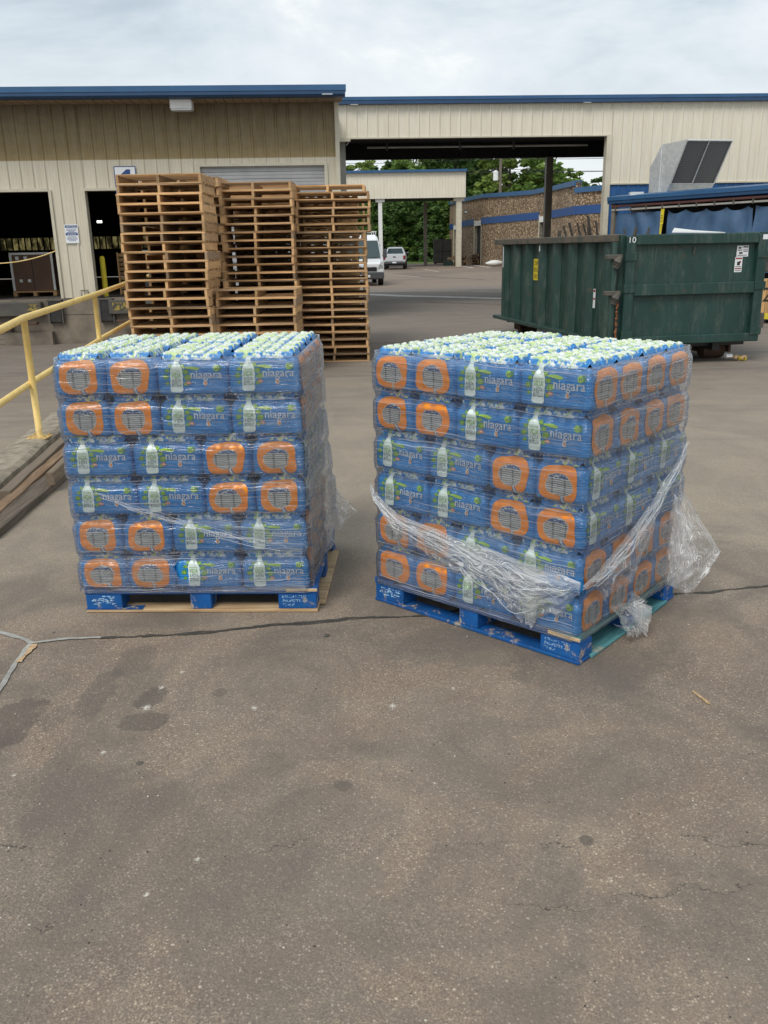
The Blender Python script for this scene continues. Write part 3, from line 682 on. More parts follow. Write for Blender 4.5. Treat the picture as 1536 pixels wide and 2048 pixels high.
strp = MB().add([(1.80, -.02, 2.70), (1.92, -.02, 2.70), (1.90, -.02, 2.30), (1.80, -.02, 2.28), (1.80, -.02, 2.27), (1.89, -.02, 2.27), (1.84, -.02, 1.95), (1.80, -.02, 1.95)], [(0, 1, 2, 3), (4, 5, 6, 7)]).build('yellow_tag', M_YEL2, lt)
m = MB()
for z_ in (2.36, 2.40, 2.44, 2.48, 2.52, 2.22): m.box(1.82, 1.88, -.024, -.022, z_, z_ + .012)
m.build('tag_print', M_BLACK, strp)

# fresh air hood on the lean-to roof
hd = thing('air_intake_hood', 'large galvanised sheet metal air intake hood with mesh screen above the blue curtains', 'air hood', (0, 0, 0))
HA = Vector((7.66, 25.9, 0)); HD = Vector((.50, -1.35, 0)); HW = Vector((1.30, .30, 0))
def hp(a, b, z): p = HA + HD * a + HW * b; return (p.x, p.y, z)
def sheet(pts, name, mat, parent, th=.02):
    a, b, c_ = Vector(pts[0]), Vector(pts[1]), Vector(pts[2]); n_ = (b - a).cross(c_ - a).normalized() * th; k = len(pts)
    return MB().add([Vector(p) for p in pts] + [Vector(p) + n_ for p in pts], [tuple(range(k)), tuple(range(2 * k - 1, k - 1, -1))] + [(i, (i + 1) % k, k + (i + 1) % k, k + i) for i in range(k)]).build(name, mat, parent)
prof = [(0, 3.10), (0, 3.82), (.30, 4.36), (1.02, 4.38), (.62, 3.34), (.52, 3.10)]
for b_ in (0, 1): sheet([hp(a, b_, z) for a, z in prof], 'side_sheet', M_GALV, hd)
sheet([hp(0, 0, 3.1), hp(0, 0, 3.82), hp(0, 1, 3.82), hp(0, 1, 3.1)], 'back_sheet', M_GALV, hd)
sheet([hp(0, 0, 3.82), hp(.30, 0, 4.36), hp(.30, 1, 4.36), hp(0, 1, 3.82)], 'slope_sheet', M_GALV, hd)
sheet([hp(.30, 0, 4.36), hp(1.02, 0, 4.38), hp(1.02, 1, 4.38), hp(.30, 1, 4.36)], 'top_sheet', M_GALV, hd)
sheet([hp(.62, -.0, 3.34), hp(.62, 1, 3.34), hp(.52, 1, 3.10), hp(.52, 0, 3.10)], 'base_sheet', M_GALV, hd)
sc_ = sheet([hp(1.0, .01, 4.36), hp(.61, .01, 3.36), hp(.61, .99, 3.36), hp(1.0, .99, 4.36)], 'mesh_screen', M_SCREEN, hd, .01)
m = MB()
for b_ in (0, .49, 1):
    m.tube([hp(1.03, b_, 4.38), hp(.64, b_, 3.34)], .02, 4)
m.tube([hp(1.03, 0, 4.38), hp(1.03, 1, 4.38)], .02, 4); m.tube([hp(.64, 0, 3.34), hp(.64, 1, 3.34)], .02, 4)
m.tube([hp(.34, -.02, 4.36), hp(.34, -.02, 3.1)], .018, 4)
m.build('frame_strip', M_GALV, hd)
m = MB().box(-.18, .18, -.1, .1, 0, .10); m.build('roof_vent', M_GALV, hd, hp(-.10, -.22, 3.10))

# lumber bundle under the lean-to
lb = thing('lumber_bundle', 'bundle of brown lumber with a black painted 2 and yellow ends at the right edge', 'lumber', (8.52, 20.1, .10), -.15)
for k in range(14):
    Bx(.0 + k * .115, .0 + k * .115 + .107, 0, 1.0, .0, .86).build('board', M_LUMB, lb)
    Bx(.0 + k * .115 - .001, .0 + k * .115 + .108, -.004, -.001, -.002, .13).build('yellow_end', M_YEL2, lb)
m = MB(); put_text(m, '2,', .16, .34, .26, .36, 0, flat(-.006)); m.build('numeral', M_BLACK, lb)
for q in (.1, 1.2): Bx(q, q + .2, .05, .95, -.10, -.003).build('skid', M_BLACK, lb)

# ------------------------------------------------------------------ far canopy, stone building and what stands by it
c2 = thing('far_canopy', 'cream metal canopy with blue eaves on posts in front of the trees', 'canopy', (-1.6, 86, 0), .035)
C2L = 9.87; CZ0, CZ1 = 6.28, 8.55
rib_wall(c2, -9, C2L, CZ0, CZ1, M_CREAM)
Bx(-9, C2L + .1, -.3, .1, CZ1 + .002, CZ1 + .22).build('gutter_top', M_BLUE_GUT, c2)
Bx(-9, C2L + .02, .05, 12, CZ0 + .3, CZ0 + .4).build('ceiling', M_DARK, c2)
Bx(-9, C2L + .02, .05, 12, CZ1 + .0, CZ1 + .1).build('roof', M_ROOFSH, c2)
MB().box(C2L - .02, C2L + .02, .03, 12, CZ0, CZ1 - .01).build('end_wall', M_CREAM, c2)
for (x_, n_) in ((1.63, 0), (9.05, 1)):
    wd = .36 if n_ == 0 else .5
    p_ = MB().box(x_, x_ + wd, .3, .8, 0, CZ0).box(x_ - .25, x_ + wd + .25, .25, .85, CZ0 - .28, CZ0 - .002).build('post', M_TRIM if n_ else M_WHITE, c2)
MB().box(6.6, 6.95, 8, 8.4, 0, CZ0).build('post', M_BROWNSTEEL, c2)

sb = thing('stone_building', 'brown exposed aggregate building with a blue band seen through the drive-through', 'building', (0, 0, 0))
SP = [(8.95, 118), (9.36, 99.5), (10.38, 90.5), (13.36, 80), (14.38, 74.5), (14.56, 67.5), (18.6, 61)]
SZ = [7.2, 6.75, 6.65, 6.3, 6.3, 5.7, 5.7]
def seg(i, t): a, b = Vector((*SP[i], 0)), Vector((*SP[i + 1], 0)); return a.lerp(b, t)
def slab(i, t0, t1, z0, z1, th, name, mat, out=0., z1b=None, mb=None):
    a, b = seg(i, t0), seg(i, t1); d = (b - a).normalized(); n_ = Vector((d.y, -d.x, 0))
    if n_.x > 0: n_ = -n_
    a = a + n_ * out; b = b + n_ * out; q = n_ * -th; z1b = z1 if z1b is None else z1b
    vs = [(a.x, a.y, z0), (b.x, b.y, z0), (b.x, b.y, z1b), (a.x, a.y, z1), (a.x + q.x, a.y + q.y, z0), (b.x + q.x, b.y + q.y, z0), (b.x + q.x, b.y + q.y, z1b), (a.x + q.x, a.y + q.y, z1)]
    mm = mb or MB(); mm.add(vs, [(0, 1, 2, 3), (7, 6, 5, 4), (0, 4, 5, 1), (1, 5, 6, 2), (2, 6, 7, 3), (3, 7, 4, 0)])
    return mm if mb else mm.build(name, mat, sb)
doors = {1: (.60, .93, 4.35), 3: (.42, .90, 4.2), 0: (.45, .80, 4.3)}
for i in range(6):
    za, zb = SZ[i], (SZ[i + 1] if i != 4 else 6.2)
    if i == 5: za = 5.7; zb = 5.7
    zc = lambda t: za + (zb - za) * t
    if i in doors:
        a, b, h_ = doors[i]
        slab(i, 0, a, 0, zc(0), .4, 'stone_wall', M_STONE, 0, zc(a)); slab(i, a, b, h_, zc(a), .4, 'stone_wall', M_STONE, 0, zc(b)); slab(i, b, 1, 0, zc(b), .4, 'stone_wall', M_STONE, 0, zc(1))
        d_ = slab(i, a, b, 0, h_, .1, 'doorway' if i else 'closed_door', M_DARK if i else M_GREYTRIM, -.3)
        slab(i, a, b, h_ - .5, h_ - .02, .1, 'transom', M_WHITE, .02)
        slab(i, a - .03, a, 0, h_ + .1, .5, 'door_jamb', M_TRIM, .03); slab(i, b, b + .015, 0, h_ + .1, .5, 'door_jamb', M_TRIM, .03)
        slab(i, 0, a - .03, 3.95, 4.55, .1, 'blue_band', M_STONEB, .06); slab(i, b + .015, 1, 3.95, 4.55, .1, 'blue_band', M_STONEB, .06)
    else:
        slab(i, 0, 1, 0, za, .4, 'stone_wall', M_STONE, 0, zb); slab(i, 0, 1, 3.95, 4.55, .1, 'blue_band', M_STONEB, .06)
    L_ = (seg(i, 1) - seg(i, 0)).length
    a, b = seg(i, 0), seg(i, 1)
    mm = MB(); d = (b - a).normalized(); n_ = Vector((d.y, -d.x, 0)); n_ = -n_ if n_.x > 0 else n_
    p1, p2 = a + n_ * .15, b + n_ * .15; q = n_ * -.6
    mm.add([(p1.x, p1.y, za - .25), (p2.x, p2.y, zb - .25), (p2.x, p2.y, zb + .12), (p1.x, p1.y, za + .12), (p1.x + q.x, p1.y + q.y, za - .25), (p2.x + q.x, p2.y + q.y, zb - .25), (p2.x + q.x, p2.y + q.y, zb + .12), (p1.x + q.x, p1.y + q.y, za + .12)],
           [(0, 1, 2, 3), (7, 6, 5, 4), (0, 4, 5, 1), (1, 5, 6, 2), (2, 6, 7, 3), (3, 7, 4, 0)])
    mm.build('coping', M_BLUE_GUT, sb)
m = MB(); m.add([(x_, y_, 5.5) for x_, y_ in SP] + [(60, 61.5, 5.5), (60, 118, 5.5)], [tuple(range(len(SP) + 2))]); m.build('roof', M_ROOFSH, sb)
t = thing('wall_lamp', 'small lamp on the stone wall above the dark doorway', 'wall light', (9.62, 96.6, 5.2)); Bx(-.5, -.1, -.2, .1, 0, .35).build('housing', M_STEELD, t); Bx(-.5, -.2, -.25, -.2, .05, .25).build('lens', M_LIGHTG, t)
t = thing('dark_cabinet', 'tall black metal cabinet beyond the canopy posts by the stone building', 'cabinet', (6.15, 101, 0))
BB(0, 2.0, 0, 1.2, .1, 2.7, .03).build('body', M_BLACK, t)
for k in range(2): BB(.06 + k * .97, .98 + k * .97, -.05, -.002, .15, 1.3, .02).build('door_panel', M_STEELD, t); BB(.06 + k * .97, .98 + k * .97, -.05, -.002, 1.36, 2.6, .02).build('door_panel', M_STEELD, t)
Bx(1.55, 1.75, -.06, -.051, .45, .75).build('label', M_WHITE, t)
for q in (0.1, 1.7): Bx(q, q + .2, .1, .3, 0, .098).build('foot', M_BLACK, t)
def small_pallet(name, lab, x_, y_, z_, rz, tilt, grp):
    t = thing(name, lab, 'pallet', (x_, y_, z_), rz, grp); t.rotation_euler = (0, tilt, rz)
    for k in range(6): Bx(-1.3, 1.3, -1 + k * .36, -.75 + k * .36, .2, .24).build('deck_board', M_WOODX, t)
    for q in (-1.3, -.05, 1.2): Bx(q, q + .1, -1, 1.05, 0, .198).build('stringer', M_WOODY, t)
for k, (dx_, rz, tl, lab) in enumerate(((0, .1, 0, 'broken wooden pallet at the foot of the stone wall, bottom of the small heap'), (.15, -.1, 0, 'broken wooden pallet in the small heap, second from the ground'), (-.2, .25, .03, 'loose wooden pallet in the small heap, third from the ground'), (.1, -.05, -.06, 'tilted wooden pallet on top of the small heap by the stone wall'))):
    small_pallet('heap_pallet', lab, 9.0 + dx_, 94 + k * .1, .02 + k * .25, rz, tl, 'broken pallets heaped by the stone wall')
t = thing('white_sack', 'crumpled white sack lying at the foot of the stone wall', 'sack', (11.05, 84.5, 0))
m = MB()
for k in range(7):
    for j in range(10):
        a = 2 * pi * j / 10; r_ = sin(pi * (k + .3) / 7.0) ; m.v.append((-.2 + (k - 3) * .28, r_ * .5 * cos(a) * (1 + .2 * noise.noise(Vector((k, j, 0)))), .30 + .30 * r_ * sin(a)))
for k in range(6):
    for j in range(10): m.f.append((k * 10 + j, k * 10 + (j + 1) % 10, k * 10 + 10 + (j + 1) % 10, k * 10 + 10 + j)); m.mi.append(0)
m.build('sack_body', M_WHITE, t, smooth=True)
MB().tube([(.6, 0, .3), (.75, 0, .34), (.95, .05, .3)], [.12, .05, .12], 7).build('tied_neck', M_WHITE, t)
t = thing('green_hose_box', 'small dark green box on the ground near the canopy post', 'box', (7.1, 92.5, 0)); BB(-.5, .5, -.3, .3, 0, .38, .03).build('body', M_GREEN, t); Bx(-.52, .52, -.32, .32, .382, .44).build('lid', M_STEELD, t)

# utility pole and wires
up_ = thing('utility_pole', 'wooden utility pole with a grey transformer above the stone building', 'utility pole', (14.0, 105, 0))
MB().tube([(0, 0, 0), (0, 0, 12.6)], [.2, .15], 8).build('pole', M_POLE, up_)
t_ = MB().tube([(-.55, -.1, 8.95), (-.55, -.1, 9.0), (-.55, -.1, 9.9), (-.55, -.1, 10.05)], [.2, .3, .3, .12], 10).build('transformer', M_WHITE, up_)
MB().tube([(-.45, -.1, 10.05), (-.45, -.1, 10.35)], .05, 6).build('bushing', M_STEELD, t_)
Bx(-.9, .9, -.08, .08, 11.5, 11.65).build('cross_arm', M_POLE, up_)
for q in (-.7, .7): MB().tube([(q, 0, 11.65), (q, 0, 11.85)], .05, 6).build('insulator', M_GREYTRIM, up_)
Bx(-.45, -.1, -.05, .05, 9.5, 9.6).build('bracket', M_STEELD, up_)
for k, (z_, sag) in enumerate(((11.85, .5), (11.3, .7), (10.2, .9), (9.9, .6))):
    lab = ('topmost wire crossing behind the drive-through opening', 'second power wire from the top behind the drive-through', 'third power wire from the top behind the drive-through', 'lowest wire crossing behind the drive-through opening')[k]
    tag(MB().tube([(-22 + 36 * q / 12, 110 - 5 * q / 12, z_ - sag * sin(pi * q / 12) + 1.5 * (1 - q / 12)) for q in range(13)] + [(14 + 30 * q / 8, 105 - 14 * q / 8, z_ - sag * sin(pi * q / 8)) for q in range(1, 9)], .025, 4).build('power_wire', M_BLACK), lab, 'wire', 'power wires')

# ------------------------------------------------------------------ trees
def leaves(name, blobs, n, size, mat, parent, seed, droop=.0):
    rr = random.Random(seed); m = MB()
    vols = [b[3] * b[4] * b[5] for b in blobs]; tot = sum(vols)
    for b, vv in zip(blobs, vols):
        k = int(n * vv / tot)
        sub = [(rr.gauss(0, .5), rr.gauss(0, .5), rr.gauss(0, .5)) for _ in range(max(6, k // 45))]
        for _ in range(k):
            c_ = sub[rr.randrange(len(sub))]; L = sqrt(c_[0] ** 2 + c_[1] ** 2 + c_[2] ** 2) + .01
            f = min(1, .95 / L) if L > .95 else 1
            p = Vector((b[0] + b[3] * (c_[0] * f + rr.gauss(0, .13)), b[1] + b[4] * (c_[1] * f + rr.gauss(0, .13)), b[2] + b[5] * (c_[2] * f + rr.gauss(0, .13))))
            s_ = size * rr.uniform(.5, 1.3); a = rr.uniform(0, 2 * pi); tl = rr.uniform(-.9, .9)
            u = Vector((cos(a), sin(a), rr.uniform(-.5, .5))) * s_; v_ = Vector((-sin(a) * sin(tl), cos(a) * sin(tl), cos(tl))) * s_ * .6
            m.add([p - u, p + v_ * .7, p + u, p - v_], [(0, 1, 2, 3)])
    return m.build(name, mat, parent)
def tree(lab, x_, y_, h_, spread, mat, n, size, seed, low=.25, name='deciduous_tree', grp='trees behind the yard'):
    rr = random.Random(seed); t = thing(name, lab, 'tree', (x_, y_, 0), 0, grp); m = MB()
    top = h_ * .92; m.tube([(0, 0, -.3), (rr.uniform(-.3, .3), 0, h_ * .3), (rr.uniform(-.6, .6), 0, h_ * .6), (rr.uniform(-.8, .8), 0, top)], [h_ * .022, h_ * .017, h_ * .010, .04], 7)
    blobs = []
    for k in range(11):
        zz = h_ * (low + (1 - low) * (k + .5) / 11.5); a = k * 2.4 + rr.random(); q = (zz / h_ - low) / (1 - low); r_ = spread * (sin(pi * min(1, .18 + .78 * q)) ** .7) * rr.uniform(.45, .75)
        ex, ey = r_ * cos(a), r_ * sin(a)
        m.tube([(0, 0, zz - h_ * .14), (ex * .5, ey * .5, zz - h_ * .04), (ex, ey, zz)], [h_ * .008, h_ * .005, .03], 5)
        s_ = spread * rr.uniform(.30, .46) * (1.1 - .35 * q); blobs.append((ex, ey, zz, s_ * 1.25, s_ * 1.1, s_ * .8))
    m.build('trunk', M_BARK, t); leaves('crown', blobs, n, size, mat, t, seed); return t
TR = (('yellow green tree with an open crown at the left end of the opening', -3.2, 128, 13.4, 4.2, M_LEAF3, 4860, .40),
      ('thin topped tree just right of the light grey column', 1.0, 140, 13.6, 4.5, M_LEAF1, 4050, .44),
      ('broad mid green tree above the middle of the far canopy', 5.6, 135, 17.2, 6.0, M_LEAF1, 8775, .45),
      ('dense dark tree left of the utility pole', 11.6, 138, 18.5, 5.8, M_LEAF2, 8775, .45),
      ('large pale green tree right of the utility pole', 18.8, 134, 18.5, 6.4, M_LEAF3, 9450, .45),
      ('bushy green tree left of the dark rear column', 24.0, 132, 16.0, 5.2, M_LEAF1, 7020, .44),
      ('low tree showing just right of the dark rear column', 28.2, 138, 12.6, 4.2, M_LEAF1, 3510, .42),
      ('small tree over the blue coping at the right of the opening', 33.4, 136, 12.2, 2.6, M_LEAF2, 3240, .40),
      ('taller green tree beside the right edge of the opening', 36.6, 135, 15.6, 3.6, M_LEAF1, 5670, .40),
      ('dark tree standing behind the canopy between two larger ones', 8.6, 150, 19.5, 6, M_LEAF2, 5670, .51),
      ('wide dark tree behind the utility pole', 16.0, 152, 20.5, 6.5, M_LEAF2, 6480, .51),
      ('pale tree behind the left end of the canopy', 1.5, 152, 15.0, 5, M_LEAF2, 4860, .51))
for i, a in enumerate(TR): tree(a[0], a[1], a[2], a[3], a[4], a[5], a[6], a[7], 100 + i)
rr = random.Random(5)
PLC = ('leftmost', 'second from the left', 'third from the left', 'fourth from the left', 'fifth from the left', 'sixth from the left', 'seventh from the left', 'eighth from the left', 'ninth from the left', 'rightmost')
for k in range(10):
    t = thing('tall_shrub', 'dark leafy shrub under the far canopy, ' + PLC[k] + ' of the row', 'shrub', (-3.5 + k * 1.75 + rr.uniform(-.3, .3), 116 + rr.uniform(-1.5, 2), 0), 0, 'shrubs behind the grass verge')
    h_ = rr.uniform(6.5, 8.5)
    MB().tube([(0, 0, -.2), (.1, 0, h_ * .5), (0, .1, h_ * .85)], [.14, .09, .03], 6).build('stem', M_BARK, t)
    leaves('foliage', [(rr.uniform(-.6, .6), rr.uniform(-.5, .5), h_ * q, 1.6, 1.3, h_ * .16) for q in (.12, .28, .45, .62, .8, .93)], 3600, .30, (M_LEAF2, M_LEAF1, M_LEAF2)[k % 3], t, 300 + k)
tag(leaves('undergrowth', [(-30 + k * 7, 150 + (k % 3) * 3, 4.5, 6, 3, 4.0) for k in range(14)], 16000, .6, M_LEAF2, None, 77), kind='stuff')

# ------------------------------------------------------------------ van and pickup
vn = thing('white_van', 'white high roof delivery van facing the camera behind the pallet stacks', 'van', (-.72, 45.2, 0), .10)
def loft(secs, name, mats, parent, mi=None):
    m = MB(); n = len(secs[0][1])
    for y_, pts in secs: m.v += [(p[0], y_ + (p[2] if len(p) > 2 else 0), p[1]) for p in pts]
    for k in range(len(secs) - 1):
        for j in range(n): m.f.append((k * n + j, k * n + (j + 1) % n, (k + 1) * n + (j + 1) % n, (k + 1) * n + j)); m.mi.append(0)
    m.f.append(tuple(range(n))); m.mi.append(0); m.f.append(tuple(range((len(secs) - 1) * n + n - 1, (len(secs) - 1) * n - 1, -1))); m.mi.append(0)
    return m.build(name, mats, parent)
def vsec(w0, wm, wt, z0, zb, zt): return [(-w0, z0), (w0, z0), (wm, z0 + .2), (wm, zb), (wt, zt - .1), (wt - .12, zt), (-wt + .12, zt), (-wt, zt - .1), (-wm, zb), (-wm, z0 + .2)]
loft([(0, vsec(.88, .93, .90, .45, .80, 1.05)), (.12, vsec(.92, .98, .93, .38, .9, 1.16)), (.75, vsec(.95, 1.02, .94, .35, 1.15, 1.32)), (1.55, vsec(.95, 1.02, .86, .35, 1.25, 2.28)), (2.0, vsec(.95, 1.02, .84, .35, 1.3, 2.50)), (5.4, vsec(.95, 1.02, .84, .35, 1.3, 2.52))], 'body', M_VAN, vn)
MB().add([(-.86, .72, 1.36), (.86, .72, 1.36), (.80, 1.42, 2.20), (-.80, 1.42, 2.20), (-.86, .70, 1.37), (.86, .70, 1.37), (.80, 1.40, 2.21), (-.80, 1.40, 2.21)], [(4, 5, 6, 7), (3, 2, 1, 0)]).build('windscreen', M_GLASS, vn)
BB(-.96, .96, -.10, .30, .32, .68, .05).build('bumper', M_GREYPL, vn)
BB(-.60, .60, -.04, .1, .72, .92, .02).build('grille', M_BLACK, vn)
for s in (-1, 1):
    MB().prism([(s * .62, .78), (s * .94, .84), (s * .98, 1.22), (s * .80, 1.16)][::s], -.0, .35).build('headlight', M_LIGHTG, vn)
    mi_ = BB(s * 1.13 - .1, s * 1.13 + .1, .95, 1.12, 1.35, 1.78, .03).build('mirror', M_GREYPL, vn); Bx(s * 1.03 - .03, s * 1.03 + .03, 1.0, 1.05, 1.42, 1.48).build('mirror_arm', M_GREYPL, mi_)
    for y_ in (.9, 4.4):
        wl = MB().tube([(s * .99, y_, .34), (s * .76, y_, .34)], .34, 18).build('wheel', M_TYRE, vn); MB().tube([(s * 1.0, y_, .34), (s * .98, y_, .34)], .2, 12).build('hub', M_HUB, wl)
    MB().add([(s * 1.022, 1.6, 1.45), (s * 1.022, 2.4, 1.45), (s * .93, 2.4, 2.05), (s * .94, 1.75, 2.05)], [(0, 1, 2, 3)]).build('side_window', M_GLASS, vn)
for y_ in (2.3, 3.4, 4.6): MB().tube([(-.85, y_, 2.66), (.85, y_, 2.66)], .025, 6).tube([(-.8, y_, 2.5), (-.8, y_, 2.66)], .02, 4).tube([(.8, y_, 2.5), (.8, y_, 2.66)], .02, 4).build('roof_bar', M_WHITE, vn)
Bx(-.25, .25, -.11, -.101, .42, .54).build('number_plate', M_SIGNW, vn)

pk = thing('pickup_truck', 'white pickup truck seen from behind parked beyond the van', 'pickup truck', (1.35, 79.5, 0), -.06)
loft([(0, [(-.95, .62), (.95, .62), (.98, 1.0), (.96, 1.28), (-.96, 1.28), (-.98, 1.0)]), (2.0, [(-.95, .55), (.95, .55), (.99, 1.0), (.97, 1.30), (-.97, 1.30), (-.99, 1.0)]), (5.5, [(-.92, .55), (.92, .55), (.96, 1.0), (.90, 1.22), (-.90, 1.22), (-.96, 1.0)])], 'body', M_SILV, pk)
loft([(2.0, [(-.93, 1.28), (.93, 1.28), (.70, 1.80), (.58, 1.90), (-.58, 1.90), (-.70, 1.80)]), (3.6, [(-.93, 1.28), (.93, 1.28), (.70, 1.82), (.58, 1.92), (-.58, 1.92), (-.70, 1.82)]), (4.4, [(-.93, 1.2), (.93, 1.2), (.90, 1.26), (.85, 1.3), (-.85, 1.3), (-.90, 1.26)])], 'cab', M_SILV, pk)
MB().add([(-.76, 1.985, 1.34), (.76, 1.985, 1.34), (.60, 1.985, 1.79), (-.60, 1.985, 1.79)], [(0, 1, 2, 3)]).build('rear_window', M_GLASS, pk)
tg = BB(-.78, .78, -.04, -.002, .72, 1.26, .02).build('tailgate', M_SILV, pk); BB(-.12, .12, -.06, -.041, 1.02, 1.12, .01).build('handle', M_BLACK, tg)
for s in (-1, 1):
    BB(s * .88 - .08, s * .88 + .08, -.05, .05, .86, 1.18, .02).build('tail_light', M_TAIL, pk)
    for y_ in (1.1, 4.6):
        wl = MB().tube([(s * .98, y_, .38), (s * .72, y_, .38)], .38, 18).build('wheel', M_TYRE, pk); MB().tube([(s * .99, y_, .38), (s * .97, y_, .38)], .22, 12).build('hub', M_HUB, wl)
    MB().tube([(s * 1.0, 3.4, 1.35), (s * 1.2, 3.4, 1.42)], .1, 6).build('mirror', M_BLACK, pk)
BB(-.97, .97, -.14, .02, .50, .68, .03).build('bumper', M_GREYPL, pk); Bx(-.18, .18, -.15, -.141, .55, .66).build('number_plate', M_SIGNW, pk)
Bx(-.8, .8, .1, 5.0, .34, .55).build('underbody', M_BLACK, pk)

# ------------------------------------------------------------------ green roll-off dumpster
DA = .165
dp = thing('roll_off_dumpster', 'dark green steel roll-off dumpster with ribbed side and closed end door', 'dumpster', (3.62, 13.3, 0), DA)
DW, DL, Z0, Z1 = 2.26, 6.0, .34, 1.93
m = MB(); m.box(0, .03, .04, DL, Z0, Z1 - .05); m.box(DW - .03, DW, .04, DL, Z0, Z1 - .05); m.box(.03, DW - .03, DL - .03, DL, Z0, Z1 - .05); m.build('side_wall', M_GREENS, dp)
Bx(.03, DW - .03, .02, DL - .03, Z0, Z0 + .04).build('floor', M_GREEN, dp)
m = MB()
NR = 8
for k in range(NR):
    y_ = .42 + k * .74
    r_ = MB()
    for (a, sg) in ((-.003, 1),):
        r_.add([(a, y_ - .13, Z0 + .03), (-.10, y_ - .055, Z0 + .03), (-.10, y_ + .055, Z0 + .03), (a, y_ + .13, Z0 + .03), (a, y_ - .13, Z1 - .10), (-.10, y_ - .055, Z1 - .10), (-.10, y_ + .055, Z1 - .10), (a, y_ + .13, Z1 - .10)],
               [(0, 1, 5, 4), (1, 2, 6, 5), (2, 3, 7, 6), (4, 5, 6, 7), (3, 2, 1, 0)])
    r_.build('side_rib', M_GREENS, dp)
BB(-.14, .05, .06, DL + .1, Z1 - .10, Z1 + .01, .01).build('top_rail', M_RUSTRIM, dp)
BB(DW - .05, DW + .12, .06, DL + .1, Z1 - .10, Z1 + .01, .01).build('top_rail', M_GREEN, dp)
BB(.05, DW - .05, DL - .06, DL + .1, Z1 - .10, Z1 + .01, .01).build('top_rail', M_RUSTRIM, dp)
BB(-.16, -.004, .04, DL + .1, Z0 - .03, Z0 + .035, .008).build('bottom_rail', M_GREEN, dp)
BB(-.06, 0.02, -.02, .13, Z0, Z1 + .005, .01).build('corner_post', M_GREEN, dp)
dr = BB(.03, DW - .02, -.03, .015, Z0 + .02, Z1 - .02, .004).build('end_door', M_GREEN, dp)
m = MB()
def dbar(nm, a, b, c_, d, y0=-.11): return BB(a, b, y0, -.031, c_, d, .012).build(nm, M_GREEN, dr)
dbar('door_post', .0, .15, Z0 - .02, Z1 - .02); dbar('door_post', DW - .15, DW, Z0 - .02, Z1 - .02)
dbar('door_rail', .152, DW - .152, Z1 - .15, Z1 + .0); dbar('door_rail', .152, DW - .152, 1.05, 1.22); dbar('door_rail', .152, DW - .152, Z0 - .02, Z0 + .11)
for z_ in (1.62, 1.16, .48):
    for s in (-.02, DW - .16): BB(s, s + .18, -.125, -.112, z_ - .06, z_ + .06, .005).build('hinge_strap', M_GREEN, dr)
MB().tube([(1.10, -.035, 1.62), (1.10, -.05, 1.74)], .012, 5).build('door_hook', M_STEELD, dr)
MB().tube([(-.15, -.02, Z0 + .0), (-.15, -.02, Z1 - .1)], .055, 10).build('latch_bar', M_GREEN, dp)
for z_ in (1.62, 1.10):
    q_ = BB(-.28, -.05, -.10, .03, z_ - .035, z_ + .035, .01).build('latch', M_STEELD, dp)
    MB().tube([(-.15, -.09, z_ - .14), (-.15, -.13, z_ - .06), (-.10, -.13, z_)], [.05, .06, .03], 8).build('latch_hook', M_STEELD, q_)
MB().tube([(-.11 + .008 * sin(k * 1.9), -.12, .98 - k * .05) for k in range(12)], [.013 + .008 * (k % 2) for k in range(12)], 6).build('rusty_chain', M_CHAIN, dp)
for y_ in (.35, 5.2):
    for x_ in (.25, 1.72):
        w_ = MB().tube([(x_, y_ + .25, .145), (x_ + .34, y_ + .25, .145)], .145, 18).build('wheel', M_RUST, dp)
        Bx(x_ - .06, x_ - .02, y_ + .05, y_ + .45, .10, .36).build('axle_plate', M_RUST, w_); Bx(x_ + .36, x_ + .40, y_ + .05, y_ + .45, .10, .36).build('axle_plate', M_RUST, w_)
MB().box(.5, .62, .1, DL - .1, .18, Z0 - .001).box(1.62, 1.74, .1, DL - .1, .18, Z0 - .001).build('skid_rail', M_BLACK, dp)
for k in range(9): Bx(.05, DW - .05, .2 + k * .68, .28 + k * .68, .24, Z0 - .002).build('cross_member', M_BLACK, dp)
BB(DW + .002, DW + .10, -.06, .1, .52, .74, .01).build('door_latch', M_STEELD, dp); BB(DW + .002, DW + .09, -.08, .06, 1.35, 1.62, .01).build('door_latch', M_STEELD, dp)
# decals
m = MB(); put_text(m, '10', .03, Z1 - .115, .10, .08, 0, flat(-.1135)); m.build('number_decal', M_SIGNW, dp)
def decal(x_, z_, w_, h_, bars, lab='warning_decal'):
    d_ = Bx(x_, x_ + w_, -.034, -.0315, z_, z_ + h_).build(lab, M_SIGNW, dp)
    for (mat, a, b, c_, e_) in bars: Bx(x_ + a * w_, x_ + b * w_, -.036, -.0345, z_ + c_ * h_, z_ + e_ * h_).build('decal_print', mat, d_)
decal(1.80, 1.585, .19, .16, ((M_BLACK, .55, .95, .82, .93), (M_BLACK, .08, .45, .55, .62), (M_BLACK, .12, .35, .72, .86), (M_BLACK, .55, .95, .45, .52), (M_RED, .55, .95, .60, .64), (M_BLACK, .08, .9, .1, .16), (M_BLACK, .2, .5, .25, .42)))
decal(1.785, 1.36, .12, .22, ((M_RED, .06, .94, .86, .95), (M_BLACK, .3, .7, .45, .7), (M_RED, .6, .8, .6, .75), (M_BLACK, .1, .9, .34, .38), (M_RED, .06, .94, .20, .27), (M_BLACK, .1, .9, .08, .12)))
Bx(DW - .10, DW - .02, -.1145, -.1125, Z1 - .10, Z1 - .03).build('number_decal', M_SIGNW, dp)
def side_t(mb, s, y_, z_, w_, h_): put_text(mb, s, 0, 0, w_, h_, 0, lambda a, b: (-.1035, y_ - a, z_ + b))
ys = .42 + 5 * .74
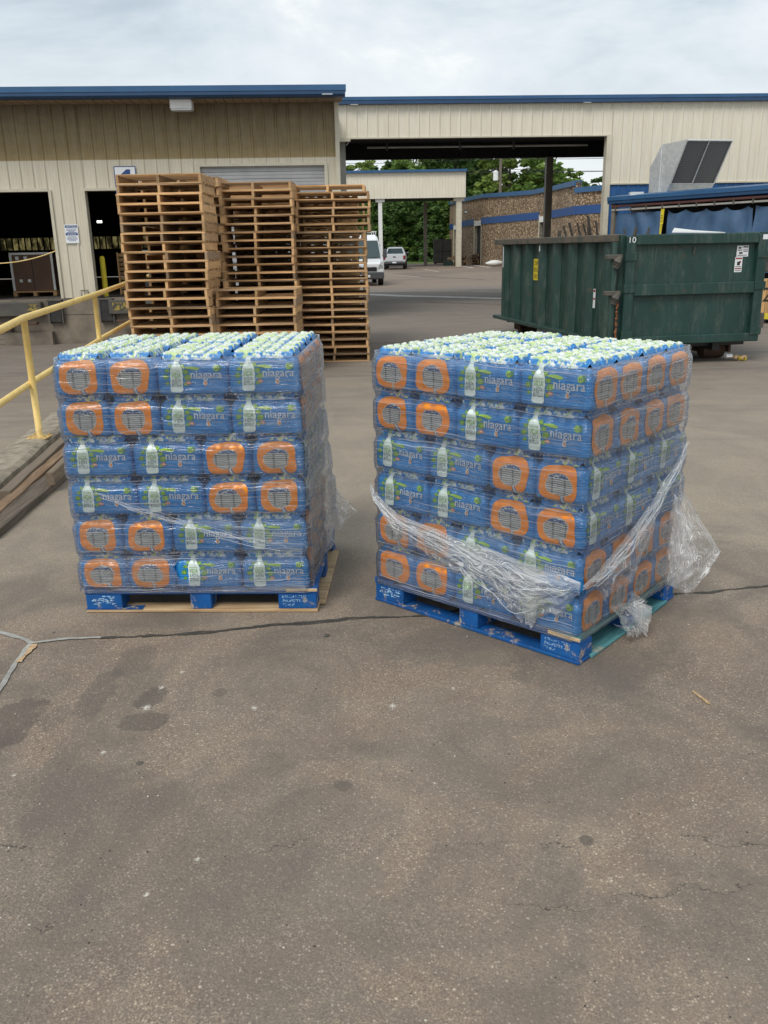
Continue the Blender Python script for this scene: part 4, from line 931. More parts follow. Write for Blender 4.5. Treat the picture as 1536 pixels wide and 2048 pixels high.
s_ = MB().add([(-.006, 3.95, 1.17), (-.006, 3.66, 1.17), (-.006, 3.66, 1.56), (-.006, 3.95, 1.56)], [(0, 1, 2, 3)]).build('scrap_sign', M_YEL2, dp)
m = MB()
for q, tx in enumerate(('SCRAP', 'METAL', 'ONLY')): put_text(m, tx, 0, 0, .21, .085, 0, lambda a, b, q=q: (-.008, 3.91 - a, 1.44 - q * .12 + b))
m.build('sign_lettering', M_BLACK, s_)
d_ = MB().add([(-.006, 1.03, .82), (-.006, .94, .82), (-.006, .94, 1.12), (-.006, 1.03, 1.12)], [(0, 1, 2, 3)]).build('warning_decal', M_SIGNW, dp)
MB().add([(-.008, 1.02, 1.07), (-.008, .95, 1.07), (-.008, .95, 1.11), (-.008, 1.02, 1.11), (-.008, 1.02, .95), (-.008, .95, .95), (-.008, .95, .98), (-.008, 1.02, .98)], [(0, 1, 2, 3), (4, 5, 6, 7)]).build('decal_print', M_RED, d_)
MB().add([(-.1035, 5.62, 1.38), (-.1035, 5.57, 1.38), (-.1035, 5.57, 1.80), (-.1035, 5.62, 1.80)], [(0, 1, 2, 3)]).build('reflective_strip', M_SIGNW, dp)
MB().add([(-.1035, 3.40, 1.70), (-.1035, 3.35, 1.70), (-.1035, 3.35, 1.80), (-.1035, 3.40, 1.80)], [(0, 1, 2, 3)]).build('reflective_strip', M_SIGNW, dp)
# scrap poking out
def dl(x_, y_, z_): c_, s_ = cos(DA), sin(DA); return Vector((3.62 + x_ * c_ - y_ * s_, 13.3 + x_ * s_ + y_ * c_, z_))
SCR = ((.85, 3.4, -.50, .0, 2.14, .022), (.90, 3.3, -.48, .0, 2.20, .03), (.98, 3.2, -.44, .0, 2.19, .026), (.30, 3.75, .12, .0, 2.06, .06), (.95, 2.75, -.48, .0, 2.16, .024), (.80, 2.7, -.26, .0, 2.10, .03), (.85, 2.65, -.34, .0, 2.29, .035), (.92, 2.6, -.28, .0, 2.20, .024), (1.2, 1.9, -.30, .1, 2.05, .02), (.7, 1.9, .42, .1, 2.08, .022), (.8, 2.0, .38, .1, 2.04, .02), (1.0, 2.0, .36, 0, 2.06, .024))
LB = ('leftmost dark strip leaning in the dumpster', 'second dark strip from the left leaning in the dumpster', 'third dark strip leaning up out of the dumpster', 'short thick dark scrap at the left of the dumpster', 'thin dark strip near the middle of the dumpster', 'shorter dark strip near the middle of the dumpster', 'tallest dark strip poking out of the dumpster', 'strip just right of the tallest scrap strip', 'flat dark bar over the rim behind the end door', 'crossed dark bar over the rim behind the end door', 'thin bar beside the crossed scrap bars', 'short angled bar beside the crossed scrap bars')
for (x_, y_, dx_, dy_, zt, r_), lab in zip(SCR, LB):
    a = dl(x_, y_, Z0 + .3); b = dl(x_ + dx_, y_ + dy_, zt); d = (b - a)
    o = BB(-r_, r_, -.012, .012, 0, d.length, .004).build('scrap_strip', M_SCRAP, None, a, d.to_track_quat('Z', 'Y').to_euler()); tag(o, lab, 'scrap', 'scrap strips in the dumpster')
t = MB().add([dl(.9, .3, 1.95), dl(1.75, .25, 1.93), dl(1.75, 1.2, 1.98), dl(1.35, 1.1, 2.02), dl(.9, .3, 1.965), dl(1.75, .25, 1.945), dl(1.75, 1.2, 1.995), dl(1.35, 1.1, 2.035)], [(3, 2, 1, 0), (4, 5, 6, 7), (0, 1, 5, 4), (1, 2, 6, 5), (2, 3, 7, 6), (3, 0, 4, 7)]).build('white_board', M_WHITE); tag(t, 'white board lying on top of the scrap in the dumpster', 'board')
t = MB(); t.box(.1, DW - .1, .2, DL - .2, Z0 + .04, Z0 + .9); tag(t.build('scrap_fill', M_SCRAP, None, (3.62, 13.3, 0), (0, 0, DA)), 'dark mass of scrap filling the dumpster', 'scrap')
wr = thing('ground_litter', 'small crumpled yellow and brown litter under the dumpster wheel', 'litter', (5.62, 13.75, 0))
for k in range(9):
    a = k * 1.9; Bx(-.05, .05, -.02, .02, 0, .05, M=Matrix.Translation((.12 * cos(a), .10 * sin(a * 1.7), .015 + .02 * (k % 3))) @ Matrix.Rotation(a, 4, 'Z') @ Matrix.Rotation(.5 * (k % 2), 4, 'X')).build('scrap_piece', (M_YEL2, M_BARE, M_WHITE)[k % 3], wr)

# ------------------------------------------------------------------ wooden pallets in stacks
PW, PD = 1.19, 1.0
def pal_meshes(PH):
    st_h = PH - .030
    md = Bx(-PW / 2, PW / 2, 0, .092, 0, .0148).mesh('deck_board', M_WOODX)
    ms = MB()
    ms.bbox(-.019, .019, 0, PD, 0, st_h - .001, .002)
    return md, ms.mesh('stringer', M_WOODY)
ORD = ['bottom', 'second from the bottom', 'third from the bottom', 'fourth from the bottom', 'fifth from the bottom', 'sixth from the bottom', 'seventh from the bottom', 'eighth from the bottom', 'ninth from the bottom', 'tenth from the bottom']
def nth(k, n):
    t_ = n - 1 - k
    W_ = ['top', 'second', 'third', 'fourth', 'fifth', 'sixth', 'seventh', 'eighth', 'ninth', 'tenth', 'eleventh', 'twelfth']
    if t_ == 0: return 'topmost'
    if t_ < 12: return W_[t_] + ' from the top'
    return ORD[k] if k < 10 else str(k + 1) + 'th from the bottom'
def stack(x_, y_, n, PH, lab, grp, seed, leanx=0, z0=0., rz=0., jit=.012, drop=None):
    md, ms = pal_meshes(PH); rr = random.Random(seed)
    for k in range(n):
        jx, jy, jr = rr.uniform(-jit, jit) * 1.3, rr.uniform(-jit, jit) * 1.6, rr.uniform(-.016, .016)
        if drop and k in drop: jx += drop[k]
        if abs(rz) > 1: jx += .45; jy += .62
        t = thing('wooden_pallet', 'wooden pallet, ' + nth(k, n) + ' of the ' + lab, 'pallet', (x_ + PW / 2 + jx + leanx * k, y_ + jy, z0 + k * PH), rz + jr, grp)
        for j in range(5):
            o = ob('bottom_board', md, t, (0, (0, .23, .454, .68, .908)[j], 0), (0, rr.uniform(-.002, .002), rr.uniform(-.008, .008)))
        for j in range(7):
            o = ob('top_board', md, t, (rr.uniform(-.004, .004), j * (PD - .092) / 6, PH - .0152), (0, rr.uniform(-.002, .002), rr.uniform(-.014, .014)))
        for s in (-PW / 2 + .02, 0, PW / 2 - .02):
            ob('stringer', ms, t, (s + (rr.uniform(-.02, .02) if s == 0 else 0), 0, .0150))
stack(-3.64, 12.78, 22, .1296, 'left tall stack', 'pallets in the left tall stack', 1, drop={4: .01, 9: -.02, 15: -.015, 20: .02})
stack(-3.60, 13.95, 21, .1375, 'stack behind the left one', 'pallets in the stack behind the left one', 2, jit=.03)
stack(-2.43, 13.1, 10, .1262, 'low stack between the tall ones', 'pallets in the low middle stack', 3)
stack(-2.52, 14.2, 23, .1228, 'middle stack at the back', 'pallets in the middle stack at the back', 4)
stack(-1.385, 14.58, 22, .1219, 'right tall stack', 'pallets in the right tall stack', 5, drop={17: .05, 18: .055, 19: .06, 20: .06, 21: .065})
stack(-1.41, 14.95, 1, .125, 'right stack pushed back and askew', 'loose pallet on the right stack', 6, z0=22 * .1219 + .002, rz=-.01)
stack(-2.50, 15.35, 21, .136, 'added unseen stack behind the back middle one', 'pallets in the added hidden middle stack', 8, rz=pi / 2, jit=.02)  # this and the next three stacks are unseen, added to darken the gaps
stack(-2.6, 16.45, 19, .143, 'added unseen fourth stack back in the middle', 'pallets in the added fourth middle stack', 12, jit=.03)
stack(-3.75, 15.1, 20, .141, 'added unseen third stack back on the left', 'pallets in the added third left stack', 9, rz=pi / 2, jit=.02)
stack(-1.46, 17.0, 19, .141, 'added unseen third stack back on the right', 'pallets in the added third right stack', 10, jit=.02)
stack(-1.42, 15.95, 20, .1345, 'unseen stack behind the right one', 'pallets in the unseen rear right stack', 7, rz=pi / 2, jit=.02)  # unseen, turned sideways so its solid stringers block light from behind

# ------------------------------------------------------------------ yellow handrail and old timbers
hr = thing('handrail', 'yellow painted pipe handrail on posts along the ramp kerb', 'handrail', (0, 0, 0))
top = [(-3.02, 5.6, 1.16), (-3.24, 7.5, 1.200), (-3.40, 8.42, 1.232), (-3.86, 12, 1.276), (-4.06, 14.2, 1.340), (-4.5, 18, 1.40)]
MB().tube(top, .034, 12).build('top_rail', M_YEL, hr, smooth=True)
mid = [(-3.10, 5.6, .53), (-3.34, 7.5, .566), (-3.44, 8.42, .60), (-3.90, 12.4, .69), (-4.02, 14.0, .74), (-4.5, 18, .80)]
MB().tube(mid, .030, 12).build('middle_rail', M_YEL, hr, smooth=True)
for (x_, y_, zt, zb) in ((-3.40, 8.42, 1.22, .075), (-3.85, 12.0, 1.26, .075), (-4.35, 16.2, 1.35, .075), (-3.06, 5.75, 1.14, .075)):
    p_ = MB().tube([(x_, y_, zb), (x_, y_, zt)], .032, 12).build('post', M_YEL, hr, smooth=True)
    BB(x_ - .10, x_ + .10, y_ - .09, y_ + .09, zb - .004, zb + .012, .003).build('base_plate', M_YEL, p_)
    for a in (-.07, .07):
        for b in (-.06, .06): MB().tube([(x_ + a, y_ + b, zb + .012), (x_ + a, y_ + b, zb + .028)], .012, 6).build('bolt', M_YEL, p_)
def timber(name, lab, p, q, w_, h_, mat, z=.0, seed=0, lift=0.):
    p, q = Vector((*p, z)), Vector((*q, z + lift)); d = q - p; L = d.length; n_ = 40; m = MB()
    for k in range(n_ + 1):
        y_ = L * k / n_; s1 = noise.noise(Vector((y_ * 2.5, seed, 0))) * .006; s2 = noise.noise(Vector((y_ * 3.5, seed + 5, 0))) * .005
        e_ = .004
        for (a, b) in ((0, e_), (e_, 0), (w_ - e_, 0), (w_, e_), (w_, h_ - e_), (w_ - e_, h_), (w_ * .5, h_ + s2), (e_, h_), (0, h_ - e_)):
            m.v.append((a + s1, y_, b + (s2 if b > h_ * .5 else 0)))
    for k in range(n_):
        for j in range(9): m.f.append((k * 9 + j, k * 9 + (j + 1) % 9, k * 9 + 9 + (j + 1) % 9, k * 9 + 9 + j)); m.mi.append(0)
    m.f += [tuple(range(9)), tuple(range(n_ * 9 + 8, n_ * 9 - 1, -1))]; m.mi += [0, 0]
    o = m.build(name, mat); o.location = p; o.rotation_euler = (atan2(d.z, sqrt(d.x ** 2 + d.y ** 2)), 0, atan2(-d.x, d.y)); tag(o, lab, 'timber', 'old timbers beside the kerb'); return o
timber('old_timber', 'square grey timber lying closest to the concrete kerb', (-2.93, 6.32), (-3.24, 9.0), .09, .09, M_OLDY, .003, 1)
timber('old_timber', 'brown split timber between the grey one and the wide plank', (-2.80, 5.72), (-3.10, 8.9), .09, .07, wood('brown_old_timber', (.27, .18, .11), (.14, .09, .055), (.22, .16, .11), 'y'), .003, 2)
timber('old_plank', 'wide dark plank nearest the left water load', (-2.74, 5.42), (-2.92, 9.2), .17, .055, M_OLDD, .003, 3)
timber('old_timber', 'thin brown batten hidden partly under the other timbers', (-2.66, 6.6), (-2.95, 9.3), .06, .10, M_OLDY, .06, 4)

# ------------------------------------------------------------------ shrink wrapped cases of water bottles
CL, CW, CH, RC = .345, .252, .202, .030       # case length, width, pitch, corner radius
g = G('blue_case_film'); P = g.vec()
dots = g.ramp(g.voro(g.vec(), 120, 'F1', 'Distance', .6), .28, .38)
sx, sy, sz = g.sep(P)
c = g.mix(g.ramp(g.noise(P, 14, 3), .35, .65), (.008, .20, .54), (.014, .25, .62))
c = g.mix(g.math('MULTIPLY', dots, g.ramp(sz, .06, .16, 0, .35)), c, (.005, .08, .27))
wv = g.n('ShaderNodeTexWave'); wv.bands_direction = 'Z'; g.l(P, wv.inputs['Vector']); wv.inputs['Scale'].default_value = 26; wv.inputs['Distortion'].default_value = 1.2; wv.inputs['Detail'].default_value = 2
hh = g.math('ADD', g.math('MULTIPLY', wv.outputs['Fac'], .6), g.math('MULTIPLY', g.noise(g.vec((1, 1, 2.2)), 38, 4, .6, .6), 1.3))
g.bump(hh, .55, .004)
M_FILM = g.done(c, .22, 0, .6)
g = G('crinkled_cap_film'); P = g.vec(); sx, sy, sz = g.sep(P)
ab = g.math('DIVIDE', g.math('ABSOLUTE', sx), CL / 2)
ay = g.math('DIVIDE', g.math('ABSOLUTE', sy), CW / 2)
nn = g.noise(P, 28, 4, .6, .5)
white = g.mix(g.ramp(g.noise(g.vec((1, 3, 1)), 16, 4, .6, .8), .47, .59), (.76, .81, .75), (.50, .66, .22))
white = g.mix(g.ramp(g.noise(g.vec((1.5, 1, 1), (4, 4, 4)), 30, 4, .6, .8), .60, .66), white, (.16, .30, .10))
edge = g.math('MAXIMUM', g.math('ADD', ab, g.ramp(nn, .3, .7, -.22, .22)), g.math('ADD', g.math('MULTIPLY', ay, .97), g.ramp(nn, .3, .7, -.12, .12)))
blue_f = g.ramp(edge, .86, .90)
low = g.ramp(sz, .200, .190, 0, 1)
blotch = g.ramp(g.noise(g.vec((1, 1, 1), (7, 1, 2)), 24, 3), .40, .46, 0, 1)
c = g.mix(g.math('MAXIMUM', blue_f, g.math('MULTIPLY', g.math('MULTIPLY', low, blotch), 1.)), white, (.010, .20, .54))
g.bump(g.noise(g.vec((1, 1, 1)), 70, 4, .6, 1.0), .9, .006)
M_TOPF = g.done(c, .2, 0, .7)
g = G('orange_print_film'); P = g.vec()
g.bump(g.noise(g.vec((1, 1, 2)), 30, 4), .4, .004)
M_ORANGE = g.done(g.mix(g.ramp(g.noise(P, 18, 4), .35, .65), (.80, .27, .008), (.70, .215, .006)), .28, 0, .5)
g = G('clear_ribbed_bottles'); uv = g.vec(src='UV'); ux, uz, _ = g.sep(uv)
wv = g.n('ShaderNodeTexWave'); wv.bands_direction = 'Y'; g.l(uv, wv.inputs['Vector']); wv.inputs['Scale'].default_value = 32; wv.inputs['Distortion'].default_value = 1.6; wv.inputs['Detail'].default_value = 2; wv.inputs['Detail Scale'].default_value = 1.5
gap = g.ramp(g.math('ABSOLUTE', g.math('SINE', g.math('MULTIPLY', g.math('ADD', ux, 0.0), pi / .063))), .0, .35)
c = g.mix(g.ramp(wv.outputs['Fac'], .25, .8), (.27, .30, .32), (.56, .60, .60))
c = g.mix(g.ramp(gap, 0, 1, .75, 0), c, (.035, .04, .05))
lab = g.ramp(uz, .104, .110)
c = g.mix(lab, c, g.mix(g.ramp(g.noise(g.vec(src='UV'), 75, 3), .52, .58), (.02, .08, .26), (.6, .68, .72)))
g.bump(wv.outputs['Fac'], .8, .006)
M_BOT = g.done(c, .2, 0, .7)
g = G('pale_bottle_print'); M_PALE = g.done(g.mix(g.ramp(g.noise(g.vec(), 30, 4), .35, .65), (.74, .83, .80), (.64, .75, .72)), .3)
M_LETW = simple('white_lettering', (.78, .82, .84), None, 5, .3)
M_LETG = simple('green_lettering', (.20, .42, .06), None, 5, .35)
M_LETD = simple('dark_teal_lettering', (.02, .10, .14), None, 5, .35)
M_LIME = simple('lime_print', (.36, .58, .05), (.28, .48, .05), 20, .3)
M_GRNP = simple('leaf_green_print', (.07, .26, .07), (.05, .18, .08), 20, .3)
M_CORAL = simple('coral_print', (.72, .25, .12), (.62, .22, .10), 20, .3)
M_SEAM = simple('clear_film_weld', (.62, .66, .66), (.45, .50, .50), 40, .2)
PAL = [M_PALE, M_LETW, M_LETG, M_LETD, M_LIME, M_GRNP, M_CORAL, M_ORANGE, M_SIGNB]

def prof(z):
    if z < .014: return .007 * (1 - z / .014) ** 1.5
    if z > .132: return min(.024, .024 * ((z - .132) / .036) ** 1.4)
    return 0
def scal(u, half, p):
    t = (u + half) / p; return .0042 * (1 - abs(sin(pi * t))) ** .8
def crump(face, u, z):
    k = 3.7 if face == 'S' else 11.3; q = min(1, z / .02)
    return (.0042 * noise.noise(Vector((u * 11, z * 7, k))) + .0022 * noise.noise(Vector((u * 30, z * 14, k + 5)))) * q
def surf(face, u, z, off=0.):
    """point on a case face; 'S' long side facing -y, 'E' end facing -x is given in its own frame facing -y"""
    half, dep, p = (CL / 2, CW / 2, CL / 6) if face == 'S' else (CW / 2, CL / 2, CW / 4)
    ins = prof(z) + scal(u, half, p) + crump(face, u, z); a = abs(u) - (half - RC)
    if a > 0: ins += RC - sqrt(max(0, RC * RC - a * a))
    return (u, -dep + ins - off - .0011, z)
def case_mesh(seed, sq):
    rr = random.Random(seed); m = MB(); per = []
    def side(x0, y0, dx, dy, n_, L, p):
        for k in range(n_):
            u = -L / 2 + RC + (L - 2 * RC) * k / n_; i_ = scal(u, L / 2, p); per.append((x0 + dx * u, y0 + dy * u, dy, -dx, i_, 'S' if L > .3 else 'E', u))
    def corner(cx, cy, a0):
        for k in range(5):
            a = a0 + (pi / 2) * k / 5; per.append((cx + RC * cos(a), cy + RC * sin(a), cos(a), sin(a), .001, '', 0))
    hx, hy = CL / 2, CW / 2
    side(0, -hy, 1, 0, 48, CL, CL / 6); corner(hx - RC, -hy + RC, -pi / 2); side(hx, 0, 0, 1, 32, CW, CW / 4); corner(hx - RC, hy - RC, 0)
    side(0, hy, -1, 0, 48, CL, CL / 6); corner(-hx + RC, hy - RC, pi / 2); side(-hx, 0, 0, -1, 32, CW, CW / 4); corner(-hx + RC, -hy + RC, pi)
    zs = [0, .005, .012, .03, .06, .09, .118, .132, .140, .148, .156, .164, .170]; n_ = len(per)
    for z in zs:
        for (x_, y_, nx_, ny_, i_, kd_, u_) in per:
            q = prof(z) + (crump(kd_, u_, z) if kd_ else 0) + i_ * (1 if z < .14 else 1 + (z - .14) * 60)
            w_ = .0011 * noise.noise(Vector((x_ * 22, y_ * 22, z * 30 + seed)))
            m.v.append((x_ - nx_ * q + nx_ * w_, y_ - ny_ * q + ny_ * w_, z))
    for k in range(len(zs) - 1):
        for j in range(n_): q = (j + 1) % n_; m.f.append((k * n_ + j, k * n_ + q, (k + 1) * n_ + q, (k + 1) * n_ + j)); m.mi.append(0)
    m.f.append(tuple(range(n_ - 1, -1, -1))); m.mi.append(0)
    b = m.mesh('case_film', M_FILM, True)
    t = MB(); NX, NY = 66, 50; ex, ey = hx - .021, hy - .021
    caps = [((i + .5) * CL / 6 - hx + rr.uniform(-.003, .003), (j + .5) * CW / 4 - hy + rr.uniform(-.003, .003)) for i in range(6) for j in range(4)]
    caps = [(max(-ex + .016, min(ex - .016, a)), max(-ey + .016, min(ey - .016, c_))) for a, c_ in caps]
    for j in range(NY + 1):
        for i in range(NX + 1):
            x_, y_ = -ex + 2 * ex * i / NX, -ey + 2 * ey * j / NY
            # pull the sheet's corners round
            ax, ay = abs(x_) - (ex - .02), abs(y_) - (ey - .02)
            if ax > 0 and ay > 0:
                L = sqrt(ax * ax + ay * ay)
                if L > .02: x_ -= math.copysign(ax * (1 - .02 / L), x_); y_ -= math.copysign(ay * (1 - .02 / L), y_)
            s_ = 0
            for (cx, cy) in caps:
                d2 = (x_ - cx) ** 2 + (y_ - cy) ** 2
                if d2 < .004: d = sqrt(d2); s_ += 1 if d < .0125 else exp(-((d - .0125) / .0150) ** 1.2)
            h = min(1, s_) ; ed = min(1, min(ex - abs(x_), ey - abs(y_)) / .014)
            z = .166 + .038 * h * ed ** .5 + (.004 * noise.noise(Vector((x_ * 60, y_ * 60, seed))) + .0045 * noise.noise(Vector((x_ * 160, y_ * 110, seed)))) * ed
            t.v.append((x_, y_, z))
    for j in range(NY):
        for i in range(NX): a = j * (NX + 1) + i; t.f.append((a, a + 1, a + NX + 2, a + NX + 1)); t.mi.append(0)
    tm = t.mesh('cap_film', M_TOPF, True)
    return b, tm
def ring_meshes(seed):
    rr = random.Random(seed)
    ph = [rr.uniform(0, 6.28) for _ in range(8)]; gapc = rr.uniform(-1.45, -1.15); gapw = rr.uniform(.10, .17); hx_ = rr.uniform(.052, .064); hz_ = rr.uniform(.049, .058); oz = rr.uniform(.078, .084); dxh = rr.uniform(-.006, .006)
    def outer(a):
        e_ = 3.4; k = (abs(cos(a)) ** e_ + abs(sin(a)) ** e_) ** (-1 / e_)
        r_ = 1 + .035 * sin(2 * a + ph[0]) + .03 * sin(3 * a + ph[1]) + .015 * sin(5 * a + ph[2])
        return .096 * k * cos(a) * r_, .082 * k * sin(a) * r_
    def inner(a):
        r_ = 1 + .06 * sin(2 * a + ph[3]) + .05 * sin(3 * a + ph[4]) + .025 * sin(5 * a + ph[5]) + .015 * sin(9 * a + ph[6])
        e_ = 2.4; k = (abs(cos(a)) ** e_ + abs(sin(a)) ** e_) ** (-1 / e_)
        return hx_ * k * cos(a) * r_ + dxh, hz_ * k * sin(a) * r_ - .002
    def ang(i, n_): return gapc + gapw + (2 * pi - 2 * gapw) * i / n_
    m = MB(); n_ = 72; RR = 7
    cl = lambda z: max(.004, min(.168, z))
    for i in range(n_ + 1):
        a = ang(i, n_); a2 = a + (.18 if i > n_ - 5 else 0) * 0; ox, oz_ = outer(a); ix, iz = inner(a2)
        for k in range(RR + 1):
            f = k / RR; m.v.append(surf('E', ix + (ox - ix) * f, cl(oz + iz + (oz_ - iz) * f), .0016))
    for i in range(n_):
        for k in range(RR): a = i * (RR + 1) + k; m.f.append((a, a + RR + 1, a + RR + 2, a + 1)); m.mi.append(0)
    ring = m.mesh('orange_print', M_ORANGE, True)
    m = MB(); m.uv = []; n_ = 48
    m.v.append(surf('E', dxh, oz, .0004)); m.uv.append((dxh + .03 + seed * .01, oz))
    for k in range(1, 6):
        for i in range(n_):
            ix, iz = inner(2 * pi * i / n_); f = k / 5 * 1.02; p = surf('E', dxh + (ix - dxh) * f, oz + iz * f, .0006); m.v.append(p); m.uv.append((p[0] + .03 + seed * .01, p[2]))
    for i in range(n_): m.f.append((0, 1 + i, 1 + (i + 1) % n_)); m.mi.append(0)
    for k in range(4):
        for i in range(n_): a = 1 + k * n_; q = (i + 1) % n_; m.f.append((a + i, a + n_ + i, a + n_ + q, a + q)); m.mi.append(0)
    hole = m.mesh('bottles_behind_hole', M_BOT, True)
    # clear film rim round the hole and the gathered weld below the ring
    m = MB(); n_ = 60
    for i in range(n_):
        ix, iz = inner(2 * pi * i / n_)
        for f in (.975, 1.0, 1.02): m.v.append(surf('E', dxh + (ix - dxh) * f, cl(oz + iz * f), .0024 if f == 1.0 else .001))
    for i in range(n_):
        q = (i + 1) % n_
        for k in (0, 1): m.f.append((i * 3 + k, q * 3 + k, q * 3 + k + 1, i * 3 + k + 1)); m.mi.append(0)
    ix, iz = inner(gapc); ox, oz_ = outer(gapc); b = len(m.v)
    for k in range(6):
        f = k / 5; x_ = ix + (ox - ix) * f; z_ = max(.001, oz + iz + (oz_ - iz) * f * 1.05); w_ = .005 + .028 * max(0, f - .75) * 4 * .6
        m.v += [surf('E', x_ - w_, z_, .0024), surf('E', x_, z_, .005), surf('E', x_ + w_, z_, .0024)]
    for k in range(5):
        for j in (0, 1): a = b + k * 3 + j; m.f.append((a, a + 1, a + 4, a + 3)); m.mi.append(0)
    return ring, hole, m.mesh('film_weld', M_SEAM, True)
def disc(mb, cx, cz, rx, rz_, mi, off, n_=14, rot=0., fn=None, r0=0.):
    b = len(mb.v); 
    for i in range(n_):
        a = 2 * pi * i / n_; x_, z_ = rx * cos(a), rz_ * sin(a); q = (cx + x_ * cos(rot) - z_ * sin(rot), cz + x_ * sin(rot) + z_ * cos(rot))
        mb.v.append(surf('S', q[0], q[1], off))
        if r0: x_ *= r0; z_ *= r0; q = (cx + x_ * cos(rot) - z_ * sin(rot), cz + x_ * sin(rot) + z_ * cos(rot)); mb.v.append(surf('S', q[0], q[1], off))
    if r0:
        for i in range(n_): j = (i + 1) % n_; mb.f.append((b + 2 * i, b + 2 * j, b + 2 * j + 1, b + 2 * i + 1)); mb.mi.append(mi)
    else: mb.f.append(tuple(range(b, b + n_))); mb.mi.append(mi)
def label_mesh(seed):
    rr = random.Random(seed); m = MB(); X0 = -CL / 2
    bx = X0 + .095 + rr.uniform(-.006, .006); wob = rr.uniform(0, 6)
    # green swirls either side of the bottle
    for (dx_, z_, r_) in ((-.042, .118, .012), (-.050, .088, .015), (-.046, .056, .010), (.046, .112, .014), (.055, .084, .018), (.045, .052, .012), (-.028, .140, .010), (.030, .138, .014)):
        disc(m, bx + dx_, z_, r_, r_ * .85, 5, .0009, 14, .3)
        disc(m, bx + dx_, z_, r_ * .8, r_ * .62, 4, .0013, 14, .3, None, .72)
        disc(m, bx + dx_ + .001, z_, r_ * .34, r_ * .3, 4, .0014, 8)
    # pale bottle
    NB = 26
    b = len(m.v)
    for k in range(NB + 1):
        f = k / NB; z = .012 + .168 * f
        if f < .06: w_ = .024 + .006 * sqrt(f / .06)
        elif f < .62: w_ = .030 + .0016 * sin(f * 34 + wob)
        elif f < .86: w_ = .030 - .019 * ((f - .62) / .24) ** 1.4
        else: w_ = .011 if f < .97 else .009
        cx = bx + .0025 * sin(f * 5 + wob)
        for j in range(5): p = surf('S', cx + w_ * (j / 2 - 1), min(z, .172), .0022 + .0012 * (1 - abs(j / 2 - 1))); m.v.append((p[0], p[1], z))
    for k in range(NB):
        for j in range(4): a = b + k * 5 + j; m.f.append((a, a + 1, a + 6, a + 5)); m.mi.append(0)
    F = lambda off: (lambda x_, z_: surf('S', x_, z_, off))
    for (tx, z_, h_, mi, w_) in (('VIDA', .084, .024, 2, .044), ('A ESTA', .062, .018, 3, .042), ('BOTELLA', .040, .018, 3, .046), ('DALE OTRA', .113, .007, 2, .040)):
        put_text(m, tx, bx - w_ / 2, z_, w_, h_, mi, F(.0042), .006)
    nx0 = X0 + .168; nw = .150
    put_text(m, 'niagara', nx0, .066, nw, .050, 1, F(.0024), .004)
    gx = nx0 + nw * .455
    b = len(m.v)   # orange drop with a pale rim hanging from the g
    for (k_, mi, off) in ((1.0, 1, .0024), (.70, 7, .0028)):
        b = len(m.v); n_ = 16
        for i in range(n_):
            a = 2 * pi * i / n_; r_ = .0115 * k_; x_ = r_ * sin(a) * (1 - .0) ; z_ = r_ * cos(a) * (1.55 if cos(a) > 0 else 1.0); x_ *= (1 - .55 * max(0, cos(a)) ** 1.5); m.v.append(surf('S', gx + x_, .054 + z_, off))
        m.f.append(tuple(range(b, b + n_))); m.mi.append(mi)
    disc(m, nx0 - .012, .058, .0125, .008, 6, .0022, 14, -.25); disc(m, nx0 - .012, .0585, .006, .0022, 1, .0026, 10, -.25)
    put_text(m, 'AGUA', nx0 + .014, .050, .022, .005, 1, F(.0022)); put_text(m, 'PURIFICADA', gx + .022, .060, .045, .005, 1, F(.0022))
    # lime leaf banner and round badge
    b = len(m.v); n_ = 18
    for i in range(n_):
        a = 2 * pi * i / n_; x_ = .036 * cos(a); z_ = .0075 * sin(a) * (1 + .3 * cos(a)) - x_ * .10; m.v.append(surf('S', bx + .078 + x_, .130 + z_, .0016))
    m.f.append(tuple(range(b, b + n_))); m.mi.append(4)
    disc(m, bx + .070, .130, .006, .0045, 1, .002, 10)
    disc(m, CL / 2 - .052, .128, .014, .016, 4, .0016, 16); disc(m, CL / 2 - .036, .130, .010, .015, 5, .0014, 12)
    put_text(m, '24', CL / 2 - .060, .122, .016, .012, 3, F(.0024))
    # faint pale arc of small print
    for k in range(9): disc(m, nx0 + .05 + k * .011, .030 + .010 * sin(k * .35), .0035, .0012, 1, .0016, 6)
    return m.mesh('printed_label', PAL)
CASES = [case_mesh(s, 0) for s in range(4)]
RINGS = [ring_meshes(s) for s in range(7)]
LABS = [label_mesh(s) for s in range(5)]
PLACE = ('', 'left end of', 'second from the left in', 'third from the left in', 'right end of')
